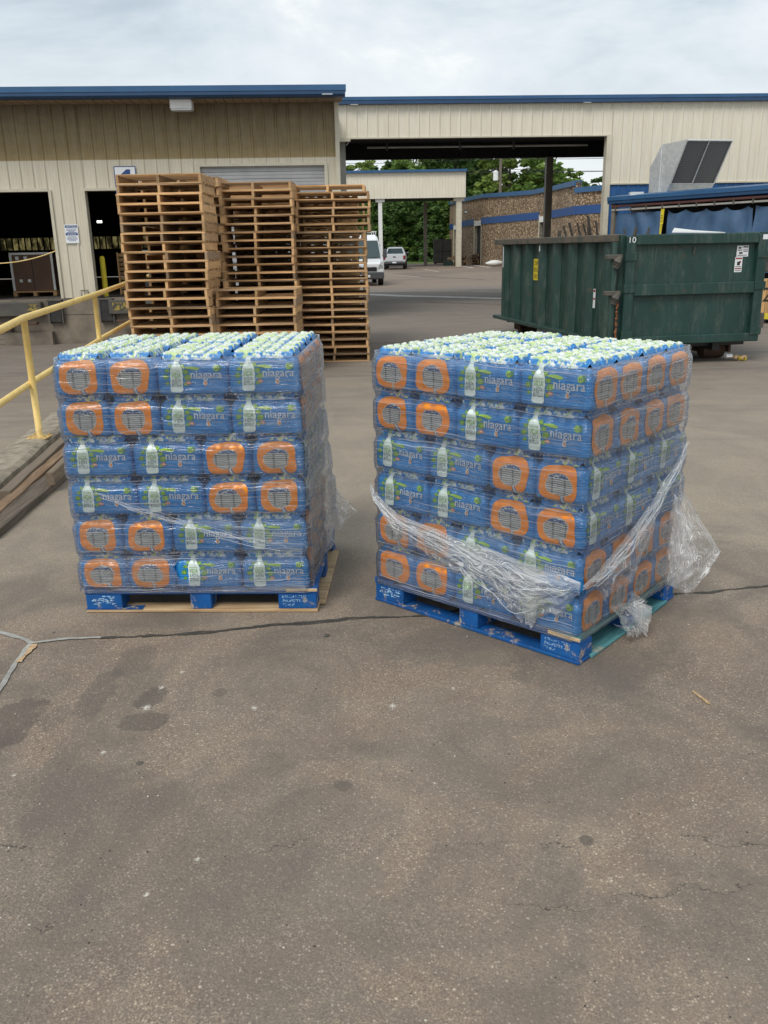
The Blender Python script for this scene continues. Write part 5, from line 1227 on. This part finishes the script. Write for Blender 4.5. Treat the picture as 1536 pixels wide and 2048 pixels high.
def case(parent_m, cx, cy, z, turn, faces, label, group, seed):
    """turn 0: long side to the front; 1: end to the front. faces: set of world-side letters f r l b that need print"""
    rr = random.Random(seed)
    p = parent_m @ Vector((cx + rr.uniform(-.004, .004), cy + rr.uniform(-.003, .003), z))
    rz = parent_m.to_euler().z + (pi / 2 if turn else 0) + rr.uniform(-.012, .012)
    t = thing('water_case', label, 'case of water', p, rz, group)
    t.rotation_euler = (rr.uniform(-.012, .012), rr.uniform(-.010, .010), rz); t.scale = (rr.uniform(.985, 1.01), rr.uniform(.985, 1.01), rr.uniform(.97, 1.015))
    b, tm = CASES[seed % 4]
    ob('case_film', b, t); ob('cap_film', tm, t)
    # own faces: S front (rot 0), S back (pi), E left (-pi/2 -> faces -x), E right
    for fc in faces:
        if turn == 0: kind, r_ = {'f': ('S', 0), 'b': ('S', pi), 'l': ('E', -pi / 2), 'r': ('E', pi / 2)}[fc]
        else: kind, r_ = {'f': ('E', -pi / 2), 'b': ('E', pi / 2), 'l': ('S', pi), 'r': ('S', 0)}[fc]
        if kind == 'S': ob('printed_label', LABS[rr.randrange(5)], t, (0, 0, 0), (0, 0, r_))
        else:
            q = RINGS[rr.randrange(7)]; ob('orange_print', q[0], t, (0, 0, 0), (0, 0, r_)); ob('bottles_behind_hole', q[1], t, (0, 0, 0), (0, 0, r_)); ob('film_weld', q[2], t, (0, 0, 0), (0, 0, r_))

def block_pallet(name, label, x_, y_, a, seed):
    t = thing(name, label, 'pallet', (x_, y_, 0), a, 'blue pallets under the water'); W, D = 1.22, 1.016; rr = random.Random(seed)
    o = BB(0, W, 0, .10, .002, .019, .003).build('bottom_board', M_BARE if seed == 1 else M_BPX, t)
    if seed == 1: o['label'] = 'split bottom board with the blue paint worn off'; Bx(0, .30, -.002, .05, .0195, .0215).build('paint_remnant', M_BPX, o)
    BB(0, W, D - .10, D, .002, .019, .003).build('bottom_board', M_BPX, t)
    BB(0, .10, .1015, D - .1015, .002, .019, .003).build('bottom_board', M_BPY, t)
    BB(W - .10, W + (.03 if seed == 1 else .01), .1015, D - .1015, .002, .019, .003).build('bottom_board', M_TEAL if seed == 2 else M_BARE, t)
    BB(.56, .66, .1015, D - .1015, .002, .019, .003).build('bottom_board', M_BPY, t)
    for i, (bx, bw) in enumerate(((.004, .19), (.555, .11), (W - .204, .20))):
        for j, (by, bd) in enumerate(((.003, .12), (.45, .12), (D - .123, .12))):
            BB(bx, bx + bw, by, by + bd, .0192, .1025, .004).build('block', M_BPX, t)
    for j, by in enumerate((.0, .45, D - .10)): BB(0, W, by, by + .10, .1027, .1185, .003).build('stringer_board', M_BPX, t)
    for k in range(7): BB(k * (W - .13) / 6, k * (W - .13) / 6 + .13, 0, D, .1187, .1345, .003).build('top_board', M_BPY if k not in (6,) or seed == 1 else M_TEAL, t)
    BB(W - .16, W + .002, -.008, -.001, .119, .134, .001).build('split_edge', M_BARE, t)
    m = MB(); f_ = flat(.0015); x0 = W - .185
    for (tx, z_, w_) in (('800-243-7255', .080, .13), ('PROPERTY OF', .058, .125), ('CHEP', .036, .06)):
        put_text(m, tx, x0 + rr.uniform(0, .006), z_, w_, .014, 0, f_)
    m.build('stencil', M_STENC, t)
    m = MB()     # worn scuffs of pale paint on the left block
    for k in range(26): q = rr.uniform(.03, .15); z_ = rr.uniform(.045, .09); m.add([(q, .0015, z_), (q + rr.uniform(.01, .035), .0015, z_ + .001), (q + rr.uniform(.01, .04), .0015, z_ + rr.uniform(.003, .008)), (q + .004, .0015, z_ + .005)], [(0, 1, 2, 3)])
    m.build('paint_scuff', M_STENC, t)
    return t

NTH = ('bottom', 'second', 'third', 'fourth', 'fifth', 'top')
def load(x_, y_, a, which, seed):
    M_ = Matrix.Translation((x_, y_, 0)) @ Matrix.Rotation(a, 4, 'Z')
    X0 = (1.22 - 2 * CL - 2 * CW) / 2
    for ly in range(6):
        z = .1355 + ly * CH
        ends_left = ly in (0, 1, 4, 5)
        fx = X0
        cols = (['E', 'E', 'S', 'S'] if ends_left else ['S', 'S', 'E', 'E'])
        for ci, kd in enumerate(cols):
            wd = CW if kd == 'E' else CL; dp_ = CL if kd == 'E' else CW; nrow = 3 if kd == 'E' else 4
            for r_ in range(nrow):
                vis = ly == 5 or r_ == 0 or ci == 3
                cx = fx + wd / 2
                if vis:
                    fcs = ''
                    if r_ == 0: fcs += 'f'
                    if ci == 3: fcs += 'r'
                    if ly == 5 and r_ == nrow - 1: fcs += 'b'
                    if ly == 5 and ci == 0: fcs += 'l'
                    rowt = 'front' if r_ == 0 else ('second' if r_ == 1 else ('third' if r_ == 2 else 'fourth'))
                    colt = ('leftmost', 'second', 'third', 'rightmost')[ci]
                    lab = ('orange ringed' if (kd == 'E' and r_ == 0) or (kd == 'S' and ci == 3 and r_) else 'blue') + ' water case, ' + colt + ' column, ' + rowt + ' row, ' + NTH[ly] + ' layer, ' + which + ' load'
                    case(M_, cx, .004 + dp_ / 2 + r_ * dp_ * .985, z, 1 if kd == 'E' else 0, fcs, lab, 'water cases on the ' + which + ' pallet', seed * 1000 + ly * 50 + ci * 10 + r_)
            fx += wd
    return M_
LX, LY, LAng = -1.5725, 4.188, -.0422
RX_, RY_, RAng = -.0572, 4.2867, -.7233
block_pallet('blue_pallet', 'worn blue block pallet with bare front board under the left water load', LX, LY, LAng, 1)
block_pallet('blue_pallet', 'blue and teal block pallet under the right water load, corner towards the camera', RX_, RY_, RAng, 2)
ML = load(LX - .028, LY, LAng, 'left', 1)
MR = load(RX_, RY_, RAng, 'right', 2)

# ------------------------------------------------------------------ stretch wrap round the loads
def film_mat(name, tint, base=.18, gain=1., sheen=.8, rough_b=.7):
    g = G(name); uv = g.vec(src='UV'); at = g.n('ShaderNodeAttribute', attribute_name='film_layers'); D = at.outputs['Fac']
    warp = g.noise(g.vec((1.1, 2.2, 1), src='UV'), 1.6, 3)
    u_, v_, _ = g.sep(uv)
    cb = g.n('ShaderNodeCombineXYZ'); g.l(u_, cb.inputs[0]); g.l(g.math('ADD', v_, g.math('MULTIPLY', warp, .075)), cb.inputs[1])
    def st(sx_, sy_, loc):
        q = g.n('ShaderNodeMapping'); g.l(cb.outputs[0], q.inputs[0]); q.inputs['Scale'].default_value = (sx_, sy_, 1); q.inputs['Location'].default_value = loc; return q.outputs[0]
    fine = g.ramp(g.noise(st(1.6, 130, (0, 0, 0)), 1.0, 3, .6), .56, .63)
    finer = g.ramp(g.noise(st(3.5, 260, (5, 3, 0)), 1.0, 2, .6), .52, .70)
    mid = g.ramp(g.noise(st(1.2, 22, (2, 9, 0)), 1.0, 4, .6), .40, .72)
    patch = g.ramp(g.noise(st(2.2, 5, (8, 1, 0)), 1.0, 3), .35, .68)
    a = g.math('ADD', g.math('ADD', g.math('MULTIPLY', fine, 2.6), g.math('MULTIPLY', finer, .45)), g.math('ADD', g.math('MULTIPLY', mid, .50), g.math('MULTIPLY', patch, .30)))
    a = g.math('MULTIPLY', g.math('ADD', a, base), g.math('MULTIPLY', D, gain), clamp=True)
    h = g.math('ADD', g.math('ADD', fine, g.math('MULTIPLY', finer, .6)), g.math('MULTIPLY', mid, 1.6))
    g.bump(h, rough_b, .005)
    m_ = g.done(tint, .35, 0, .4)
    tl = g.n('ShaderNodeBsdfTranslucent'); tl.inputs[0].default_value = (*tint, 1); m0 = g.n('ShaderNodeMixShader'); m0.inputs[0].default_value = .6; g.l(g.b.outputs[0], m0.inputs[1]); g.l(tl.outputs[0], m0.inputs[2])
    tp = g.n('ShaderNodeBsdfTransparent'); m1 = g.n('ShaderNodeMixShader'); g.l(a, m1.inputs[0]); g.l(tp.outputs[0], m1.inputs[1]); g.l(m0.outputs[0], m1.inputs[2])
    gl = g.n('ShaderNodeBsdfGlossy'); gl.inputs['Roughness'].default_value = .13; gl.inputs['Color'].default_value = (1, 1, 1, 1)
    fz = g.n('ShaderNodeFresnel'); fz.inputs['IOR'].default_value = 1.65
    bn = [n for n in g.t.nodes if n.type == 'BUMP'][0]; g.l(bn.outputs[0], gl.inputs['Normal']); g.l(bn.outputs[0], fz.inputs['Normal'])
    m2 = g.n('ShaderNodeMixShader'); g.l(g.math('MULTIPLY', fz.outputs[0], sheen, clamp=True), m2.inputs[0]); g.l(m1.outputs[0], m2.inputs[1]); g.l(gl.outputs[0], m2.inputs[2]); g.l(m2.outputs[0], g.out.inputs[0])
    return m_
M_WRAP = film_mat('stretch_film', (.90, .92, .94),  .13, .44)
M_WRAPT = film_mat('bunched_stretch_film', (1.0, 1.0, 1.0), .34, .80, .40, .4)

def set_density(me, vals):
    at = me.attributes.new('film_layers', 'FLOAT', 'POINT'); at.data.foreach_set('value', vals)
def smooth(x, a, b):
    t = max(0., min(1., (x - a) / (b - a))) if a != b else 0.; return t * t * (3 - 2 * t)
def shell(which, M_, seed, label):
    X0, X1, Y0, Y1, r = .012 - .008, 1.208 + .008, -.004, 1.018, .030
    step = .0085; per = []
    def ln(ax, ay, bx, by, nx, ny, sd):
        L = sqrt((bx - ax) ** 2 + (by - ay) ** 2); n_ = int(L / step)
        for k in range(n_): f = k / n_; per.append((ax + (bx - ax) * f, ay + (by - ay) * f, nx, ny, sd))
    def cn(cx, cy, a0, sd):
        for k in range(7): a = a0 + pi / 2 * k / 7; per.append((cx + r * cos(a), cy + r * sin(a), cos(a), sin(a), sd))
    ln(X0 + r, Y0, X1 - r, Y0, 0, -1, 'f'); cn(X1 - r, Y0 + r, -pi / 2, 'c'); ln(X1, Y0 + r, X1, Y1 - r, 1, 0, 'r'); cn(X1 - r, Y1 - r, 0, 'd')
    ln(X1 - r, Y1, X0 + r, Y1, 0, 1, 'b'); cn(X0 + r, Y1 - r, pi / 2, 'e'); ln(X0, Y1 - r, X0, Y0 + r, -1, 0, 'l'); cn(X0 + r, Y0 + r, pi, 'g')
    n_ = len(per); NZ = 146; m = MB(); m.uv = []; den = []; s = 0; S = []
    for i, p in enumerate(per):
        if i: s += sqrt((p[0] - per[i - 1][0]) ** 2 + (p[1] - per[i - 1][1]) ** 2)
        S.append(s)
    for k in range(NZ + 1):
        f = k / NZ
        for i, (px, py, nx, ny, sd) in enumerate(per):
            s = S[i]; v_ = (py - Y0) / (Y1 - Y0); u_ = px
            zb = .112; zt = 1.326 + .007 * noise.noise(Vector((s * 2, seed, 0))) - .004 * noise.noise(Vector((s * 9, seed, 0)))
            if which == 'L':
                if sd in 'rd': zb = .112 + .09 * smooth(v_, .1, 1)
            else:
                if sd == 'f': zb = .105 - .0 * u_
            z = zb + (zt - zb) * f
            t = ((z - .1355) / CH) % 1.0
            o = .002
            if t > .62: o -= .0135 * sin(pi * (t - .62) / .38) ** 1.2
            elif t < .06: o -= .004 * (1 - t / .06)
            if sd in 'fr':   # film bridges the seam between neighbouring cases
                o += .0
            if f > .975: o -= .004 * (f - .975) / .025
            o += .0022 * noise.noise(Vector((s * 2.5, z * 42, seed))) + .0035 * noise.noise(Vector((s * 5, z * 7, seed + 4)))
            if which == 'L' and sd in 'rdc': 
                w_ = (1 if sd != 'c' else .3)
                o += w_ * (.010 + .048 * smooth(v_, .15, 1.0) * smooth(z, .95, .25) + .006 * noise.noise(Vector((v_ * 7, z * 2.2, 3)))) * smooth(z, 1.31, 1.1)
            if which == 'R' and sd in 'rd': o += .004 + .012 * smooth(v_, .2, 1) * smooth(z, 1.2, .5)
            lo = smooth(z, .15, .112); o += .008 * lo
            p = M_ @ Vector((px + nx * o, py + ny * o, z)); m.v.append(tuple(p)); m.uv.append((s, z))
            # density of the film layers
            d = .30 + .12 * noise.noise(Vector((s * 1.3, z * 2.1, seed + 8)))
            if t > .66 and t < .97: d += .10 * (.6 + noise.noise(Vector((s * 3, z * 4, seed))))  # shoulder band whitened through density, a highlight painted into the film
            if which == 'L':
                if sd in 'rdc': d = 1.5 if sd != 'c' else .5
                if sd == 'f':
                    dl_ = abs((z) - (.70 - .30 * u_)) ; d += .42 * max(0, 1 - dl_ / .045) * smooth(u_, .1, .3)
                    d += .30 * smooth(z, .48, .25) + .18 * smooth(u_, .55, .8) * smooth(z, .62, .35)
                    d += .25 * max(0, 1 - abs(z - .145) / .03)
            else:
                if sd in 'rd': d = .50 + .35 * smooth(v_, .4, 1) - .15 * smooth(z, .55, .2)
                if sd == 'f':
                    d += .15 * smooth(z, .5, .3) + .20 * max(0, 1 - abs(z - .88) / .07) + .12 * smooth(z, .75, .5) + .2 * max(0, 1 - abs(z - .14) / .03)
                    if .28 < z < .42 and u_ > 1.0: d *= .12
                if sd == 'c' : d *= (.5 if z > .45 else .3)
            if f > .965: d += 1.1 * (f - .965) / .035 * (.6 + .6 * noise.noise(Vector((s * 4, 3, seed))))
            den.append(max(.05, d))
    def hole(i, k):
        px, py, nx, ny, sd = per[i]; z = .112 + 1.214 * k / NZ
        if which == 'L' and sd == 'f':
            a = atan2(z - .238, px - .575); q = ((px - .575) / .066) ** 2 + ((z - .238) / .050) ** 2
            if q < 1 + .25 * sin(3 * a + 1) + .12 * sin(7 * a): return True
            if .62 < px < .70 and abs(z - (.272 - (px - .62) * .12)) < .008 * (1 - (px - .62) / .09): return True
        if which == 'R' and sd in 'fc':
            # the wrap is torn open just under the gathered band at the front corner
            if px > 1.0 and .33 < z < .41 + .0 and z > .33 + (1.215 - px) * .12: return True
        return False
    for k in range(NZ):
        for i in range(n_ - 1):
            if hole(i, k): continue
            a = k * n_ + i; m.f.append((a, a + 1, a + n_ + 1, a + n_)); m.mi.append(0)
        a = k * n_; m.f.append((a + n_ - 1, a, a + n_, a + 2 * n_ - 1)); m.mi.append(0)
    me = m.mesh('stretch_wrap', M_WRAP, True); set_density(me, den)
    return tag(ob('stretch_wrap', me), label, 'stretch wrap')
SL = shell('L', ML, 3, 'clear stretch wrap round the left water load, torn hole near its lower front')
SR = shell('R', MR, 12, 'clear stretch wrap round the right water load, bunched and torn low down')

def ribbon(name, parent, path, widths, mat, outs, seed, dens=.9, nx=220, nv=30, fold=.012, folds=9, up=Vector((0, 0, 1)), den_edge=.4, curl=0., M_=None, nrm=None, taper=None):
    """pleated film band: path of (point, outward normal), hanging down from its upper edge by a width"""
    m = MB(); m.uv = []; den = []; L = [0]
    P = [Vector(p) for p, n in path]; Nn = [Vector(n) for p, n in path]
    for i in range(1, len(P)): L.append(L[-1] + (P[i] - P[i - 1]).length)
    def at(t, arr):
        x = t * L[-1]
        for i in range(1, len(L)):
            if x <= L[i] + 1e-9:
                f = (x - L[i - 1]) / (L[i] - L[i - 1]); f = f * f * (3 - 2 * f) if isinstance(arr[0], float) else f; return arr[i - 1] * (1 - f) + arr[i] * f
        return arr[-1]
    for i in range(nx + 1):
        t = i / nx; p = at(t, P); n_ = at(t, Nn).normalized(); w_ = at(t, widths); o_ = at(t, outs)
        for j in range(nv + 1):
            v = j / nv
            jag = .03 * noise.noise(Vector((t * 30, seed, 0))) * w_ / .2 if j > nv * .7 else 0
            fo = fold * sin(v * folds * 2 * pi * .5 + 5 * noise.noise(Vector((t * 4, v * 2, seed)))) * min(1, w_ / .06) + fold * 1.2 * noise.noise(Vector((t * 14, v * folds * .9, seed + 2))) + fold * .5 * noise.noise(Vector((t * 60, v * folds * 2.5, seed + 5)))
            q = p - up * (w_ * v + jag) + n_ * (max(.004, o_ * (.35 + .65 * sin(pi * min(1, v * 1.05))) + fo * .8 + .004) + curl * v * v)
            m.v.append(tuple(M_ @ q if M_ is not None else q)); m.uv.append((t * L[-1] * 1.2 + .02 * noise.noise(Vector((t * 8, v * 3, 1))), v * w_ * 1.3 + seed * .37 + .05 * noise.noise(Vector((t * 9, v * 4, seed)))))
            den.append(dens * (.65 + .35 * sin(pi * v) + .5 * noise.noise(Vector((t * 5, v * 3, seed)))) * (1 if taper is None else taper(t, v)))
    for i in range(nx):
        for j in range(nv): a = i * (nv + 1) + j; m.f.append((a, a + 1, a + nv + 2, a + nv + 1)); m.mi.append(0)
    me = m.mesh(name, mat, True); set_density(me, den); return ob(name, me, parent)
NF, NRt = Vector((0, -1, 0)), Vector((1, 0, 0))
def fr(u, z): return (Vector((u, -.006, z)), NF)
def rg(v, z): return (Vector((1.222, v, z)), NRt)
band = [fr(.0, .655), fr(.03, .60), fr(.18, .520), fr(.376, .495), fr(.589, .470), fr(.789, .452), fr(.951, .436), fr(1.12, .420)]
ribbon('bunched_film', SR, band + [fr(1.215, .405)], [.03, .05, .055, .05, .07, .10, .13, .09, .03], M_WRAPT, [.006, .010, .016, .020, .028, .040, .050, .028, .010], 2, .66, 300, 34, .008, 7, M_=MR)
ribbon('bunched_film', SR, [fr(.02, .62)] + band[2:] + [fr(1.215, .405)], [.05, .12, .15, .19, .24, .27, .19, .06], M_WRAPT, [.005, .010, .014, .022, .034, .045, .026, .008], 5, .46, 280, 40, .012, 10, M_=MR)
ribbon('torn_film_flap', SR, [fr(.70, .43), fr(.80, .42), fr(.90, .41), fr(.985, .40), fr(1.06, .40)], [.08, .17, .24, .265, .08], M_WRAPT, [.016, .034, .05, .045, .016], 8, .42, 170, 42, .013, 10, M_=MR)
ribbon('bunched_film', SR, [rg(-.02, .395), rg(.105, .425), rg(.383, .520), rg(.63, .632), rg(.89, .780), rg(.99, .86)], [.02, .04, .05, .045, .035, .03], M_WRAPT, [.008, .014, .020, .018, .012, .006], 3, .55, 220, 22, .005, 6, M_=MR)
ribbon('torn_film_flap', SR, [rg(.06, .40), rg(.22, .455), rg(.42, .53), rg(.60, .61), rg(.74, .69)], [.03, .19, .27, .20, .03], M_WRAPT, [.008, .02, .03, .02, .008], 9, .36, 160, 36, .010, 8, M_=MR)
ribbon('hanging_shred', SR, [rg(.24, .215), rg(.32, .19), rg(.42, .185), rg(.50, .20)], [.03, .14, .16, .03], M_WRAPT, [.008, .025, .04, .01], 14, .5, 80, 26, .010, 5, curl=.07, M_=MR)
ribbon('hanging_shred', SR, [rg(.38, .16), rg(.44, .15), rg(.50, .16)], [.01, .13, .01], M_WRAPT, [.006, .03, .01], 15, .8, 40, 20, .006, 4, curl=.10, M_=MR)
# loose film standing off the far right corner
def flap(name, parent, M_, base, dirv, zt, zb, ext, seed, dens, drop, mat=None, wr=.03):
    m = MB(); m.uv = []; den = []; nt, ns = 90, 44; d = Vector(dirv).normalized(); nn_ = Vector((d.y, -d.x, 0))
    for i in range(nt + 1):
        t = i / nt; e_ = 0
        for (a, ea), (b, eb) in zip(ext, ext[1:]):
            if a <= t <= b: f = (t - a) / (b - a); e_ = ea + (eb - ea) * f
        e_ += .02 * noise.noise(Vector((t * 9, seed, 0)))
        for j in range(ns + 1):
            s_ = j / ns; p = Vector((base[0], base[1], zt + (zb - zt) * t)) + d * (e_ * s_) + Vector((0, 0, -drop * s_ * e_ * 2))
            p += nn_ * (wr * noise.noise(Vector((t * 6, s_ * 4, seed))) + wr * .5 * noise.noise(Vector((t * 13 + s_ * 6, s_ * 12, seed + 3)))) * min(1, .2 + s_ * 2)
            m.v.append(tuple(M_ @ p)); m.uv.append((t * .6 + .05 * s_, s_ * e_ + .08 * noise.noise(Vector((t * 5, s_ * 5, seed)))))
            den.append(dens * (.55 + .6 * (1 - s_) ** 2 + .5 * smooth(s_, .93, 1) + .5 * noise.noise(Vector((t * 4, s_ * 5, seed)))))
    for i in range(nt):
        for j in range(ns): a = i * (ns + 1) + j; m.f.append((a, a + 1, a + ns + 2, a + ns + 1)); m.mi.append(0)
    me = m.mesh(name, mat or M_WRAPT, True); set_density(me, den); return ob(name, me, parent)
flap('loose_film', SR, MR, (1.215, .93, 0), (.75, .66, 0), .66, .10, ((0, .0), (.12, .08), (.45, .26), (.62, .23), (.85, .17), (1, .10)), 21, .55, .25)
flap('loose_film', SR, MR, (1.220, .88, 0), (.95, .25, 0), .62, .12, ((0, .0), (.2, .06), (.55, .15), (.8, .13), (1, .05)), 25, .65, .1)
flap('loose_film', SL, ML, (1.225, .93, 0), (.85, .5, 0), .46, .15, ((0, .02), (.3, .10), (.55, .19), (.75, .13), (1, .05)), 31, .55, .12)
flap('loose_film', SL, ML, (1.232, .55, 0), (.9, -.05, 0), .40, .13, ((0, .02), (.3, .05), (.7, .06), (1, .02)), 33, .7, .1, wr=.015)
# thin strands of pulled film
def strands(name, parent, M_, paths, n_, spread, r_, seed):
    rr = random.Random(seed); m = MB()
    for q in range(n_):
        pts = []; a = rr.gauss(0, 1); b = rr.gauss(0, 1); k0 = rr.random() * .3; k1 = .7 + rr.random() * .3
        N_ = 26
        for i in range(N_ + 1):
            f = k0 + (k1 - k0) * i / N_; x = f * (len(paths) - 1); j = min(len(paths) - 2, int(x)); g_ = x - j
            p, n1 = paths[j]; p2, n2 = paths[j + 1]; P = p.lerp(p2, g_); Nn = n1.lerp(n2, g_)
            s_ = spread[j] * (1 - g_) + spread[j + 1] * g_
            P = P + Vector((0, 0, 1)) * (-s_ * (.55 + .4 * a * .6) + .004 * sin(i * .8 + q) + s_ * .45 * noise.noise(Vector((i * .22, q * 1.7, seed)))) + Nn * ((.010 + .003 * b + .35 * s_) * min(1, .25 + f * 4) + .25 * s_ * noise.noise(Vector((i * .3, q * 2.3, seed + 4))))
            pts.append(tuple(M_ @ P))
        m.tube(pts, r_ * rr.uniform(.5, 1.4), 4)
    o = m.build(name, simple('white_film_strand', (.80, .83, .86), (.62, .66, .70), 30, .25, spec=.8) if 'white_film_strand' not in bpy.data.materials else bpy.data.materials['white_film_strand'], parent); o['kind'] = 'stuff'; return o
strands('film_strands', SR, MR, band + [fr(1.215, .405)], 16, [.02, .04, .07, .08, .10, .15, .20, .12, .02], .0007, 1)
strands('film_strands', SR, MR, [rg(-.02, .395), rg(.105, .425), rg(.383, .520), rg(.63, .632), rg(.89, .780), rg(.99, .86)], 12, [.02, .05, .07, .06, .04, .02], .0006, 2)
strands('film_strands', SL, ML, [fr(.05, .70), fr(.35, .60), (Vector((.7, -.006, .50)), NF), fr(1.2, .37)], 7, [.01, .03, .05, .06], .0006, 3)
strands('film_strands', SR, MR, [rg(.30, .10), rg(.42, .05), rg(.52, -.02)], 4, [0, .02, .0], .0009, 4)

# ------------------------------------------------------------------ small litter on the paving
RL = random.Random(3)
t = thing('wood_splinter', 'thin pale wood splinter lying alone on the paving at the right', 'splinter', (1.292, 3.172, .006), 0)
d = Vector((.035, -.104, 0)); MB().add([(-.018, .05, 0), (-.010, .052, .004), (.022, -.05, .0), (.012, -.054, 0), (-.016, .05, .007), (.016, -.05, .008)], [(0, 1, 2, 3), (0, 4, 5, 3), (1, 2, 5, 4), (3, 5, 2), (0, 1, 4)]).build('splinter', M_BARE, t)
def pebble(lab, x_, y_, s_, mat, sd, name='pebble', cat='pebble'):
    m = MB(); n1 = 8
    for k in range(5):
        a = -.2 + 1.5 * k / 4
        for j in range(n1): b = 2 * pi * j / n1; q = s_ * (1 + .35 * noise.noise(Vector((cos(b) * 1.5, sin(b) * 1.5, sd + k * .5)))); m.v.append((q * cos(a) * cos(b) * 1.3, q * cos(a) * sin(b), max(0, q * sin(a) * .6)))
    for k in range(4):
        for j in range(n1): m.f.append((k * n1 + j, k * n1 + (j + 1) % n1, k * n1 + n1 + (j + 1) % n1, k * n1 + n1 + j)); m.mi.append(0)
    m.f.append(tuple(range(4 * n1, 5 * n1))); m.mi.append(0)
    o = m.build(name, mat); o.location = (x_, y_, .001); o.rotation_euler = (0, 0, sd); tag(o, lab, cat); return o
pebble('dark grey stone chip between the two pallets just below the crack', -.292, 3.847, .014, M_STEELD, 1)
pebble('small dark pebble to the lower left of the left pallet', -1.66, 3.95, .006, M_STEELD, 2)
m = MB()
for k in range(900):
    x_, y_ = RL.uniform(-2.6, 3.2), 1.3 + 7 * RL.random() ** 1.5; s_ = RL.uniform(.0015, .0042); a = RL.uniform(0, 6)
    c_, q_ = cos(a) * s_, sin(a) * s_
    m.add([(x_ - c_, y_ - q_, .0005), (x_ + q_, y_ - c_, .0005), (x_ + c_ * 1.4, y_ + q_ * 1.4, .0005), (x_ - q_, y_ + c_, .0005), (x_, y_, s_ * .8)], [(0, 1, 4), (1, 2, 4), (2, 3, 4), (3, 0, 4)], RL.choice((0, 0, 0, 1, 2)))
tag(m.build('loose_grit', [simple('dark_grit', (.05, .045, .04), None, 5, .9), simple('tan_grit', (.42, .34, .25), None, 5, .9), simple('pale_grit', (.62, .58, .50), None, 5, .9)]), kind='stuff')
